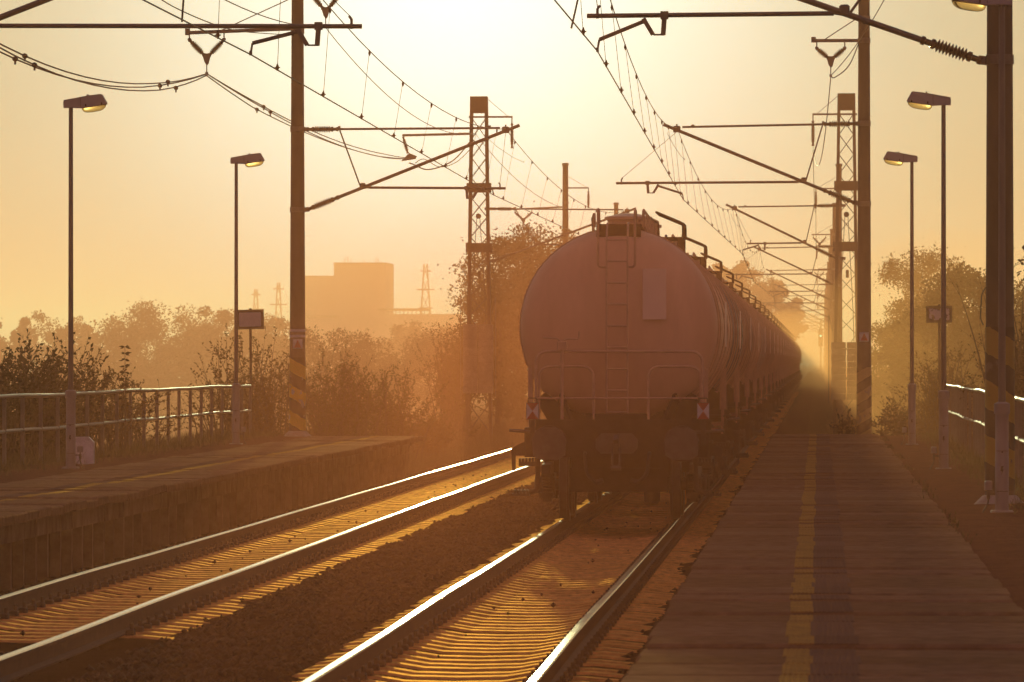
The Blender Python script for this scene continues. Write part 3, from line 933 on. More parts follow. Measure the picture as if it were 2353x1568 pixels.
WY0 = 75.2
wagons = []
protos = {}
order = ['tank', 'tankdark', 'tankbrown', 'tank', 'tankpale', 'tankbrown', 'tankdark', 'tank']
names = {'tank': 'grey', 'tankdark': 'slate grey', 'tankbrown': 'brown', 'tankpale': 'pale'}
ordinal = ['last', 'second', 'third', 'fourth', 'fifth', 'sixth', 'seventh', 'eighth', 'ninth', 'tenth', 'eleventh', 'twelfth', 'thirteenth', 'fourteenth', 'fifteenth',
           'sixteenth', 'seventeenth', 'eighteenth', 'nineteenth', 'twentieth', 'twenty-first', 'twenty-second', 'twenty-third', 'twenty-fourth', 'twenty-fifth']
for i in range(25):
    c = order[i % len(order)]
    if c not in protos:
        w = make_wagon(M[c])
        protos[c] = w
        remember(w)
    else:
        w = copy_tree(protos[c])
    w.location = (T2, WY0 + i * WL, 0)
    w['group'] = 'tank wagons of the goods train'
    w['label'] = ('big grey tank wagon at the rear of the train, round end with ladder facing us' if i == 0 else
                  '%s tank wagon, %s from the rear of the goods train' % (names[c], ordinal[i]))
    w['category'] = 'tank wagon'

# tail boards hung on the end deck
def tail_board(x, label):
    y = WY0 + .40
    t = thing('tail_signal_board', label, 'signal board', (T2 + x, y, 1.1), 'tail boards of the train', placed=True)
    X = T2 + x
    w, z0, z1 = .078, 1.37, 1.585
    bd = MB().box(X - w - .006, X + w + .006, y - .01, y + .035, z0 - .006, z1 + .006).build('board', M['dark'], t)
    zc = (z0 + z1) / 2
    yf = y - .013
    for poly, mm, nm in (([(X - w, z0), (X, zc), (X - w, z1)], 'white', 'white_triangle'), ([(X + w, z0), (X + w, z1), (X, zc)], 'white', 'white_triangle'),
                         ([(X - w, z1), (X, zc), (X + w, z1)], 'red', 'red_triangle'), ([(X - w, z0), (X + w, z0), (X, zc)], 'red', 'red_triangle')):
        MB().prism(poly, yf, yf + .003, lambda u, v, q: (u, q, v)).build(nm, M[mm], bd)
    MB().tube(arc_path([(X - .055, y + .012, z1), (X - .055, y + .012, z1 + .062), (X + .055, y + .012, z1 + .062), (X + .055, y + .012, z1)], .015), .010, 6).build('carrying_handle', M['dark'], t)
    MB().box(X - .032, X + .032, y - .005, y + .03, 1.02, z0 - .008).box(X - .045, X - .034, y - .005, y + .03, 1.26, z0 - .008).build('bracket', M['dark'], t)
tail_board(-1.115, 'red and white tail board on bracket left of the last tank wagon')
tail_board(1.155, 'red and white tail board on bracket right of the last tank wagon')

# ------------------------------------------------------------------ overhead line: masts, arms, wires
def shed_profile(L, n, r0, r1):
    """ribbed rod insulator along t in 0..L"""
    p = [(0, r0 * 1.5), (.06 * L, r0 * 1.5), (.07 * L, r0 * 1.05), (.16 * L, r0 * 1.05), (.165 * L, r0 * 1.7), (.22 * L, r0 * 1.7)]
    a, b = .25 * L, .75 * L
    for i in range(n):
        t = a + (b - a) * i / n
        d = (b - a) / n
        p += [(t, r0), (t + .42 * d, r1), (t + .58 * d, r1), (t + d, r0)]
    p += [(.78 * L, r0 * 1.7), (.835 * L, r0 * 1.7), (.84 * L, r0 * 1.05), (.93 * L, r0 * 1.05), (.94 * L, r0 * 1.5), (L, r0 * 1.5)]
    return p
def insulator(a, b, parent, r0=.034, r1=.078, n=9):
    a, b = Vector(a), Vector(b)
    return MB().lathe(shed_profile((b - a).length, n, r0, r1), a, b - a, 12).build('insulator', M['insul'], parent)
def lerp(a, b, t):
    return Vector(a) * (1 - t) + Vector(b) * t
def rod(a, b, r, name, parent, mm='arm', n=8):
    return MB().tube([a, b], r, n).build(name, M[mm], parent, smooth=True)

def cantilever(t, s, xm, Y, zb, apex, reg, drop, cx, zt=7.30, cz=5.66, rf=.15):
    """hinged bracket. s: direction from mast to track; apex (x, z); reg (x end, z); drop x; cx contact x"""
    ax, az = apex
    x0 = xm + s * rf
    # diagonal strut with its insulator
    a, b = Vector((x0, Y, zb)), Vector((ax, Y, az))
    L = (b - a).length
    e = b + (b - a).normalized() * .32
    pi = a + (b - a) * (.78 / L)
    st = rod(pi, e, .036, 'strut', t)
    MB().bar((xm, Y, zb), tuple(a + (b - a) * (.09 / L)), .05, .10).build('mast_hinge', M['arm'], st)
    insulator(a + (b - a) * (.06 / L), pi, st)
    # top tube
    a2, b2 = Vector((x0, Y, zt)), Vector((ax - s * .0, Y, az + .06))
    L2 = (b2 - a2).length
    p2 = a2 + (b2 - a2) * (.72 / L2)
    tt = rod(p2, b2 - (b2 - a2).normalized() * .12, .024, 'top_tube', t)
    MB().bar((xm, Y, zt), tuple(a2 + (b2 - a2) * (.08 / L2)), .05, .09).build('mast_hinge', M['arm'], tt)
    insulator(a2 + (b2 - a2) * (.05 / L2), p2, tt, .032, .074)
    MB().cbox((p2.x + s * .02, Y, p2.z + .03), (.05, .05, .07)).cbox((b2.x - s * .35, Y, b2.z + .02), (.07, .06, .07)).build('tube_clamp', M['arm'], tt)
    MB().cbox((ax, Y, az + .02), (.16, .09, .14), b=.02).tube([(ax, Y, az - .05), (ax, Y, az + .13)], .02, 6).build('messenger_clamp', M['arm'], st)
    # registration tube hung on the strut
    f = (reg[1] - zb) / (az - zb)
    hx = x0 + (ax - x0) * f
    rt = rod((hx + s * .12, Y, reg[1]), (reg[0], Y, reg[1] - .02), .027, 'registration_tube', t)
    MB().tube([(hx - s * .0, Y, reg[1] + .05), (hx + s * .02, Y, reg[1] - .02), (hx + s * .12, Y, reg[1])], .014, 6).cbox((hx, Y, reg[1] + .05), (.12, .08, .1), b=.02).build('hinge', M['arm'], rt)
    # drop bracket and steady arm
    q = 1 if cx < drop else -1
    mb = MB().cbox((drop, Y, reg[1] - .015), (.09, .07, .09)).bar((drop, Y, reg[1] - .03), (drop - q * .015, Y, reg[1] - .24), .055, .05, (0, 1, 0))
    mb.tube([(drop, Y, reg[1] - .235), (drop - q * .12, Y, reg[1] - .235), (drop - q * .15, Y, reg[1] - .20)], .012, 6).bar((drop - q * .13, Y, reg[1] - .235), (drop - q * .24, Y, reg[1] - .05), .05, .05, (0, 1, 0))
    mb.build('drop_bracket', M['arm'], rt)
    MB().tube([(drop - q * .2, Y, reg[1] - .07), (cx + q * .02, Y, cz + .13)], .024, 7).tube([(cx + q * .02, Y, cz + .13), (cx, Y, cz + .015)], .014, 6).cbox((cx, Y, cz + .015), (.03, .07, .05)).build('steady_arm', M['arm'], rt)
    # stay wire from the tube's end hook, brace rod
    hxk = reg[0] + s * -.12
    MB().tube([(hxk, Y, reg[1] - .05), (hxk, Y, reg[1] + .06), (hxk + s * -.03, Y, reg[1] + .1)], .018, 6).build('end_hook', M['arm'], rt)
    rod((hxk, Y, reg[1] + .08), (ax, Y, az - .04), .005, 'stay_wire', rt, 'wire', 5)
    bx = x0 + s * .75
    rod((bx, Y, zt - .02 + .0 * s), lerp(a, b, f * .97), .016, 'brace_rod', st)

def mast_pole(t, xm, Y, z0, top, rb, rt_, bands=()):
    MB().lathe([(0, rb), (top - z0, rt_)], (xm, Y, z0), (0, 0, 1), 20).build('pole', M['mast'], t, smooth=True)
    MB().lathe([(0, rt_ + .03), (.10, rt_ + .03), (.12, rt_ * .8)], (xm, Y, top), (0, 0, 1), 16).build('pole_cap', M['mast'], t, smooth=True)
    for z in bands:
        r = rb + (rt_ - rb) * (z - z0) / (top - z0)
        MB().lathe([(0, r + .003), (.002, r + .014), (.11, r + .014), (.112, r + .003)], (xm, Y, z - .055), (0, 0, 1), 18).cbox((xm, Y - r - .02, z), (.06, .04, .09)).build('clamp_band', M['arm'], t)
def v_insulator(t, xa, xb, Y, za, zlow, name='hanger'):
    xm = (xa + xb) / 2
    low = Vector((xm, Y, zlow + .12))
    mb = MB()
    for x in (xa, xb):
        mb.tube([(x, Y, za + .08), (x, Y, za - .12)], .016, 6)
        mb.cbox((x, Y, za - .12), (.07, .06, .05))
    mb.prism([(xm - .10, zlow + .16), (xm + .10, zlow + .16), (xm + .04, zlow - .06), (xm, zlow - .10), (xm - .05, zlow - .02)], Y - .015, Y + .015, lambda u, v, q: (u, q, v))
    mb.tube([(xm, Y, zlow - .05), (xm, Y, zlow - .26)], .013, 6).cbox((xm, Y, zlow - .26), (.06, .08, .05))
    hg = mb.build(name, M['arm'], t)
    for x in (xa, xb):
        a, b = Vector((x, Y, za - .13)), low + Vector((.05 if x > xm else -.05, 0, 0))
        insulator(a, b, hg, .03, .07, 10)
    return Vector((xm, Y, zlow - .28))

def warning_plate(t, x, Y, z):
    pl = MB().cbox((x, Y, z), (.20, .012, .20)).build('warning_plate', M['white'], t)
    MB().prism([(-.082, -.082), (.082, -.082), (0, .085)], Y - .010, Y - .007, lambda u, v, q: (x + u, q, z + v)).build('red_triangle', M['red'], pl)

def sag_pts(a, b, sag, n=14):
    a, b = Vector(a), Vector(b)
    return [a.lerp(b, i / n) - Vector((0, 0, 4 * sag * (i / n) * (1 - i / n))) for i in range(n + 1)]

GROUPM = 'overhead line masts'
# near mast by the near platform
Y = 64.5
t = thing('catenary_mast', 'darkest thick mast on the near platform behind the nearest lamp post', 'mast', (2.05, Y, .5), GROUPM, placed=True)
mast_pole(t, 2.05, Y, .45, 10.9, .168, .125, (5.55, 7.1, 8.6))
MB().lathe([(0, .30), (.05, .31), (.16, .20), (.17, .17)], (2.05, Y, .46), (0, 0, 1), 18).build('base', M['mastbase'], t, smooth=True)
MB().lathe([(0, .1715), (1.85, .1655)], (2.05, Y, .68), (0, 0, 1), 24).build('stripe_paint', M['stripeN'], t, smooth=True)
MB().tube(arc_path([(1.86, Y - .2, 2.55), (1.825, Y - .2, 2.62), (1.84, Y - .2, 2.9), (1.89, Y - .2, 2.98)], .04), .009, 6).build('cable_loop', M['cable'], t)
cantilever(t, -1, 2.05, Y, 5.52, (-2.62, 7.1), (-2.62, 6.08), -1.74, -2.50, zt=7.2)
m1r = t
# far-side mast left out of the picture, its arm reaches in
Y = 65.0
t = thing('catenary_mast', 'mast beyond the left picture edge whose tube reaches over the empty track', 'mast', (-11.15, Y, .5), GROUPM, placed=True)
mast_pole(t, -11.15, Y, .45, 10.9, .168, .125, (5.55, 7.1, 8.6))
cantilever(t, 1, -11.15, Y, 5.48, (-6.45, 7.22), (-5.22, 6.0), -5.72, -6.50, zt=7.25)
# mast at the end of the near platform
Y = 124.2
xm = 1.0
t = thing('catenary_mast', 'striped mast with a red triangle plate at the far end of the near platform', 'mast', (xm, Y, .4), GROUPM, placed=True)
mast_pole(t, xm, Y, -.3, 11.3, .165, .118, (5.56, 7.31, 9.12, 9.6))
MB().lathe([(0, .1700), (2.0, .1610)], (xm, Y, .0), (0, 0, 1), 24).build('stripe_paint', M['stripeR'], t, smooth=True)
warning_plate(t, xm - .0, Y - .178, 2.66)
cantilever(t, -1, xm, Y, 5.56, (-3.08, 7.18), (-4.41, 6.04), -3.72, -2.94, zt=7.31)
MB().bar((xm - .1, Y, 9.12), (-.10, Y, 9.12), .06, .07).cbox((-.10, Y, 9.14), (.10, .08, .12)).tube([(xm - .13, Y, 9.62), (.15, Y, 9.15)], .012, 6).build('feeder_arm', M['arm'], t)
FR2 = v_insulator(t, -.03, .58, Y, 9.08, 8.62)
m2r = t
# mast at the end of the far platform
Y = 120.5
xm = -11.05
t = thing('catenary_mast', 'tall brown mast with yellow black stripes at the end of the far platform', 'mast', (xm, Y, .4), GROUPM, placed=True)
mast_pole(t, xm, Y, .3, 11.6, .178, .118, (5.35, 7.06, 9.15))
MB().lathe([(0, .30), (.04, .30), (.14, .20), (.15, .18)], (xm, Y, .50), (0, 0, 1), 18).build('base', M['mastbase'], t, smooth=True)
MB().lathe([(0, .1808), (1.55, .1735)], (xm, Y, .66), (0, 0, 1), 24).build('stripe_paint', M['stripeL'], t, smooth=True)
for z in (2.64, 2.76):
    MB().lathe([(0, .1700), (.05, .1697)], (xm, Y, z), (0, 0, 1), 24).build('white_ring', M['white'], t, smooth=True)
warning_plate(t, xm + .02, Y - .188, 2.50)
MB().cbox((xm + .0, Y - .17, 3.14), (.05, .03, .07)).build('number_tag', M['dark'], t)
cantilever(t, 1, xm, Y, 5.33, (-6.62, 7.02), (-6.62, 5.82), -7.45, -6.88, zt=7.06)
MB().bar((xm - .1, Y, 9.20), (-13.42, Y, 9.12), .06, .075).cbox((-13.40, Y, 9.14), (.1, .08, .14)).tube([(xm - .13, Y, 9.85), (-12.7, Y, 9.16)], .012, 6).build('feeder_arm', M['arm'], t)
FL2 = v_insulator(t, -13.36, -12.62, Y, 9.10, 8.52)
MB().bar((xm + .1, Y, 10.22), (-9.9, Y, 10.2), .06, .07).build('feeder_arm', M['arm'], t)
FT2 = v_insulator(t, -10.85, -10.05, Y, 10.18, 9.5)
m2l = t

# lattice anchor masts with counterweights
def lattice_mast(label, xm, Y, z0, top, s, weights):
    t = thing('lattice_mast', label, 'mast', (xm, Y, z0), 'lattice anchor masts', placed=True)
    wb, wt_, d = .40, .24, .20
    def hw(z):
        return wb + (wt_ - wb) * (z - z0) / (top - z0)
    for sx in (-1, 1):
        mb = MB()
        mb.bar((xm + sx * hw(z0), Y - d, z0), (xm + sx * hw(top), Y - d, top), .10, .06, (0, 1, 0))
        mb.bar((xm + sx * hw(z0), Y + d, z0), (xm + sx * hw(top), Y + d, top), .10, .06, (0, 1, 0))
        mb.bar((xm + sx * (hw(z0) + .045), Y, z0), (xm + sx * (hw(top) + .045), Y, top), .012, .40, (0, 1, 0))
        mb.build('leg', M['mast'], t)
    z = z0 + .5
    k = 0
    while z < top - .9:
        h = .64 if z > 3 else .95
        mb = MB()
        for yy in (Y - d, Y + d):
            mb.bar((xm - hw(z) + .03, yy, z), (xm + hw(z + h) - .03, yy, z + h), .018, .045, (0, 1, 0))
            mb.bar((xm + hw(z) - .03, yy + .02, z), (xm - hw(z + h) + .03, yy + .02, z + h), .018, .045, (0, 1, 0))
        mb.build('cross_brace', M['mast'], t)
        z += h + .02; k += 1
    MB().box(xm - hw(top) - .04, xm + hw(top) + .04, Y - d - .035, Y + d + .035, top - .55, top).build('top_plate', M['mast'], t)
    for zz in (7.9, 5.9):
        MB().box(xm - hw(zz) - .12, xm + hw(zz) + .14, Y - d - .05, Y - d + .03, zz - .16, zz + .16).build('clamp_plate', M['mast'], t)
    # feeder arm with hanging insulator towards the track
    zt = top - .68
    ar = MB().bar((xm - s * .35, Y, zt), (xm + s * 1.12, Y, zt), .06, .06).tube([(xm + s * .25, Y, top - .05), (xm + s * .95, Y, zt + .03)], .010, 6).bar((xm + s * 1.10, Y, zt), (xm + s * 1.10, Y, zt - .22), .04, .04).build('feeder_arm', M['arm'], t)
    insulator((xm + s * 1.10, Y, zt - .22), (xm + s * 1.10, Y, zt - 1.05), ar, .03, .07, 10)
    # counterweights: two stacks of concrete blocks between the legs
    zb, zt2 = weights
    rows = 9
    hh = (zt2 - zb) / rows
    for c in (-1, 1):
        for r in range(rows):
            off = .02 if r % 2 else -.02
            xw = .245
            mb = MB().cbox((xm + c * (xw + .012) + off * .3, Y - d - .28, zb + hh * (r + .5)), (2 * xw - .008, .40, hh - .005), b=.008)
            mb.cbox((xm + c * (xw + .012) + off * 3.0 * c, Y - d - .485, zb + hh * (r + .5)), (.05, .014, hh - .05))
            mb.build('weight_block', M['weight'], t)
        MB().tube([(xm + c * .25, Y - d - .25, zt2), (xm + c * .22, Y - d - .2, zt2 + 1.0), (xm + c * .05, Y - d - .2, 6.9)], .012, 6).build('weight_rope', M['cable'], t)
        MB().tube([(xm + c * .58, Y - d - .3, zb - .1), (xm + c * .58, Y - d - .3, zt2 + .9), (xm + c * .46, Y - d - .1, zt2 + .35)], .016, 6).build('guide_rod', M['arm'], t)
    MB().cbox((xm + .03, Y - d - .1, 5.0), (.10, .08, .26), b=.02).build('rope_clamp', M['dark'], t)
    MB().lathe([(0, .09), (.05, .09)], (xm, Y - d - .12, 6.95), (0, -1, 0), 14).build('pulley', M['dark'], t)
    MB().box(xm - .6, xm + .6, Y - .5, Y + .5, z0 - .5, z0 + .06).build('foundation', M['mastbase'], t)
    return t
l3l = lattice_mast('lattice mast with stacked concrete weights beyond the far platform', -11.30, 189.5, -.75, 10.95, 1, (1.05, 3.35))
l3r = lattice_mast('lattice mast with stacked concrete weights beyond the near platform', .93, 188.0, -.4, 10.95, -1, (.85, 2.75))
cantilever(l3l, 1, -11.1, 189.3, 5.45, (-6.35, 7.1), (-5.0, 6.0), -5.6, -6.5, zt=7.2, rf=.28)
cantilever(l3r, -1, .9, 187.8, 5.5, (-2.75, 7.15), (-2.35, 6.02), -1.75, -2.5, zt=7.25, rf=.28)
# arm with hanging yoke plate on the lattice mast (far side)
MB().bar((-11.5, 189.2, 9.7), (-13.85, 189.2, 9.65), .07, .08).build('feeder_arm', M['arm'], l3l)
FL3 = Vector((-13.62, 189.2, 8.88))
h = MB().prism([(-13.90, 8.78), (-13.40, 8.86), (-13.36, 8.96), (-13.62, 9.06)], 189.19, 189.23, lambda u, v, q: (u, q, v)).build('yoke_plate', M['arm'], l3l)
insulator((-13.82, 189.2, 9.6), (-13.66, 189.2, 9.05), h, .03, .07, 9)

# the masts that follow: two kinds, mirrored, copied along the line
def plain_mast(name, s, xt, pull):
    """s: direction from mast to track; origin at track level, mast at x=0; xt: track offset"""
    t = thing(name, 'x', 'mast')
    mast_pole(t, 0, 0, -.7, 10.85, .17, .125, (5.5, 7.25, 9.2))
    if pull:
        cantilever(t, s, 0, 0, 5.5, (s * (xt - .05), 7.12), (s * (xt + 1.45), 6.02), s * (xt + .98), s * (xt + .2), zt=7.25)
    else:
        cantilever(t, s, 0, 0, 5.5, (s * (xt - .05), 7.12), (s * (xt + .1), 6.02), s * (xt - .95), s * (xt - .2), zt=7.25)
    if pull:
        ar = MB().bar((s * .1, 0, 9.85), (s * 1.05, 0, 9.85), .06, .06).tube([(s * .13, 0, 10.35), (s * .95, 0, 9.88)], .01, 6).bar((s * 1.03, 0, 9.85), (s * 1.03, 0, 9.7), .04, .04).build('feeder_arm', M['arm'], t)
        insulator((s * 1.03, 0, 9.7), (s * 1.03, 0, 8.95), ar, .03, .07, 9)
        if s > 0:
            MB().bar((-s * .1, 0, 9.0), (-s * 2.3, 0, 8.9), .06, .07).build('feeder_arm', M['arm'], t)
            v_insulator(t, -s * 1.5, -s * 2.25, 0, 8.88, 8.35)
    else:
        MB().bar((s * .1, 0, 9.2), (s * 1.3, 0, 9.2), .06, .06).tube([(s * .13, 0, 9.75), (s * 1.0, 0, 9.23)], .01, 6).build('feeder_arm', M['arm'], t)
        v_insulator(t, s * .5, s * 1.2, 0, 9.15, 8.6)
    remember(t)
    return t
MASTY = [254, 318, 381, 445, 509, 573, 637, 701, 765]
which = ['first', 'second', 'third', 'fourth', 'fifth', 'sixth', 'seventh', 'eighth', 'ninth']
pl = {}
for side in ('far', 'near'):
    for i, y in enumerate(MASTY):
        s, x, xt = (1, -11.28, 4.6) if side == 'far' else (-1, .93, 3.61)
        pull = (i % 2 == 0)
        key = (side, pull)
        if key in pl:
            m_ = copy_tree(pl[key])
        else:
            m_ = pl[key] = plain_mast('catenary_mast', s, xt, pull)
        m_.location = (x, y + (0 if side == 'far' else 1.5), 0)
        m_['group'] = GROUPM
        m_['label'] = '%s plain mast behind the %s lattice mast, in the row going away' % (which[i], 'left' if side == 'far' else 'right')
        m_['category'] = 'mast'

# contact and messenger wires with droppers, one thing per track
def overhead(label, sup, r_c=.0085, r_m=.0075):
    """sup: (Y, contact x, messenger x, messenger z)"""
    t = thing('overhead_line', label, 'overhead line', (sup[0][1], sup[0][0], 5.66), 'overhead lines', placed=True)
    MB().tube([(x, y, 5.66) for y, x, _, _ in sup], r_c, 6).build('contact_wire', M['wire'], t, smooth=True)
    pts = []
    dr = []
    for (ya, xa, ma, za), (yb, xb, mb_, zb) in zip(sup, sup[1:]):
        seg = sag_pts((ma, ya, za), (mb_, yb, zb), .66, 18)
        pts += seg if not pts else seg[1:]
        n = max(4, round((yb - ya) / 7.0))
        for k in range(n):
            f = (k + .5) / n
            y = ya + (yb - ya) * f
            if y < 40 or y > 420:
                continue
            p = Vector((ma + (mb_ - ma) * f, y, za + (zb - za) * f - 4 * .66 * f * (1 - f)))
            q = Vector((xa + (xb - xa) * f, y, 5.66))
            dr.append((p, q))
    MB().tube(pts, r_m, 6).build('messenger_wire', M['wire'], t, smooth=True)
    for p, q in dr:
        mb = MB().tube([p, q], .0035, 4)
        mb.lathe([(0, .008), (.03, .022), (.05, .022), (.09, .006)], q + Vector((0, 0, -.012)), (0, 0, 1), 6)
        mb.lathe([(0, .006), (.03, .02), (.05, .02), (.09, .006)], p + Vector((0, 0, -.075)), (0, 0, 1), 6)
        mb.bar(q + Vector((-.035, 0, .03)), q + Vector((.035, 0, .03)), .012, .012)
        mb.build('dropper', M['wire'], t)
    # stitch wires at the near supports
    for (y, xc, xm_, zm) in sup[1:4]:
        a = [Vector((xm_ + .0, y - 7.5, zm - .45)), Vector((xm_ + .0, y - 3, zm - .50)), Vector((xm_, y + 3, zm - .50)), Vector((xm_, y + 7.5, zm - .45))]
        MB().tube([a[0] + Vector((0, 0, .04))] + a + [a[-1] + Vector((0, 0, .04))], .005, 5).build('stitch_wire', M['wire'], t)
    return t
sl = [(4, -6.86, -6.6, 7.1), (65.0, -6.50, -6.45, 7.28), (120.5, -6.88, -6.62, 7.06), (189.3, -6.50, -6.35, 7.15)]
sr = [(4, -2.9, -2.7, 7.1), (64.5, -2.50, -2.62, 7.16), (124.2, -2.94, -3.08, 7.24), (187.8, -2.50, -2.75, 7.2)]
for i, y in enumerate(MASTY):
    sl.append((y, -11.28 + 4.6 + (.2 if i % 2 == 0 else -.2), -11.28 + 4.55, 7.17))
    sr.append((y + 1.5, .93 - 3.61 - (.2 if i % 2 == 0 else -.2), .93 - 3.56, 7.17))
overhead('contact wire, messenger and droppers hung over the empty left track', sl)
overhead('contact wire, messenger and droppers hung over the tank wagons', sr)

# feeders
def feeder(label, spans, r, n_wires=1, gap=.16, clamps=()):
    t = thing('feeder_line', label, 'power line', spans[0][0], 'feeder lines', placed=True)
    for k in range(n_wires):
        off = Vector(((k - (n_wires - 1) / 2) * gap, 0, (k % 2) * .10 - .05)) if n_wires > 1 else Vector((0, 0, 0))
        pts = []
        for a, b, sg in spans:
            sp = [p + off for p in sag_pts(a, b, sg + .05 * k, 22)]
            if n_wires > 1:
                for i, p in enumerate(sp):
                    u = min(1, min(i, 22 - i) / 4)
                    p -= off * (1 - u) * .8
            pts += sp if not pts else sp[1:]
        MB().tube(pts, r, 6).build('cable', M['cable'], t, smooth=True)
    for (si, f) in clamps:
        a, b, sg = spans[si]
        p = Vector(a).lerp(Vector(b), f) - Vector((0, 0, 4 * sg * f * (1 - f)))
        for k in range(n_wires):
            off = Vector(((k - (n_wires - 1) / 2) * gap, 0, (k % 2) * .10 - .05 - .2 * k * f * (1 - f)))
            MB().lathe([(0, .012), (.02, .045), (.10, .045), (.12, .012)], p + off + Vector((0, -.06, 0)), (0, 1, 0), 8).bar(p + off, p + off + Vector((0, 0, -.09)), .03, .03).build('spacer_clamp', M['dark'], t)
    return t
feeder('three heavy cables sagging from the left to the insulator on the striped left mast',
       [((-13.0, 65, 8.75), FL2, 1.35), (FL2, FL3, .35)], .0135, 3, clamps=((0, .50), (0, .87), (1, .2)))
feeder('single cable from the topmost insulator of the striped left mast to the lattice mast',
       [((-10.5, 65, 9.6), FT2, .9), (FT2, (-11.4, 189, 9.7), .7), ((-11.4, 189, 9.7), (-10.25, 254, 8.9), .8)], .010)
feeder('single cable from the insulator on the striped right mast to the lattice mast behind',
       [(FR2, (-.17, 188, 9.2), 1.2), ((-.17, 188, 9.2), (-.1, 255.5, 8.95), .9), ((-.1, 255.5, 8.95), (-.1, 319.5, 8.4), .9)], .011)
feeder('cable looping up from the insulator on the striped right mast past its pole',
       [(FR2 + Vector((0, -.4, 0)), (1.72, 100, 9.6), .25), ((1.72, 100, 9.6), (2.2, 64, 10.6), .3)], .010)
# jumper cables
def jumper(label, pts, r=.010):
    a = [Vector(p) for p in pts]
    out = []
    for i in range(len(a) - 1):
        p0, p1, p2, p3 = a[max(i - 1, 0)], a[i], a[i + 1], a[min(i + 2, len(a) - 1)]
        for j in range(8):
            u = j / 8
            out.append(.5 * ((2 * p1) + (p2 - p0) * u + (2 * p0 - 5 * p1 + 4 * p2 - p3) * u * u + (3 * p1 - p0 - 3 * p2 + p3) * u ** 3))
    out.append(a[-1])
    o = MB().tube(out, r, 6).build('jumper_cable', M['cable'], None, smooth=True)
    return tag(o, label, 'cable', 'jumper cables')
jumper('sagging jumper cable crossing the tube at the top left down to the striped mast', [W(330, -30, 95), W(395, 14, 96), W(491, 56, 99), W(560, 73, 105), W(655, 80, 119.5)])
jumper('bunched jumper cables looping under the arm of the left lattice mast', [FL3 + Vector((0, 0, -.15)), W(950, 378, 189.1), W(985, 390, 189.1), W(1040, 370, 189), W(1085, 320, 189)], .022)
jumper('lower thin jumper cable looping under the arm of the left lattice mast', [FL3 + Vector((.2, .1, -.15)), W(975, 366, 189.1), W(1010, 384, 189.1), W(1050, 372, 189), W(1088, 335, 189)], .014)
jumper('thin curved tail of cable beside the insulator of the striped right mast', [FR2 + Vector((0, -.15, 0)), FR2 + Vector((.1, -.3, -.03)), FR2 + Vector((.42, -.6, .25)), FR2 + Vector((.72, -1.0, 1.0))], .012)
# electric connection rising from the wires at top centre
jumper('cable dropping to the contact wire above the right track', [(-2.35, 60.2, 7.0), (-2.5, 60.3, 6.2), (-2.62, 60.4, 5.68)], .012)
jumper('cable dropping to the contact wire above the left track', [(-6.4, 58.6, 6.9), (-6.55, 58.8, 6.2), (-6.62, 59.0, 5.68)], .012)

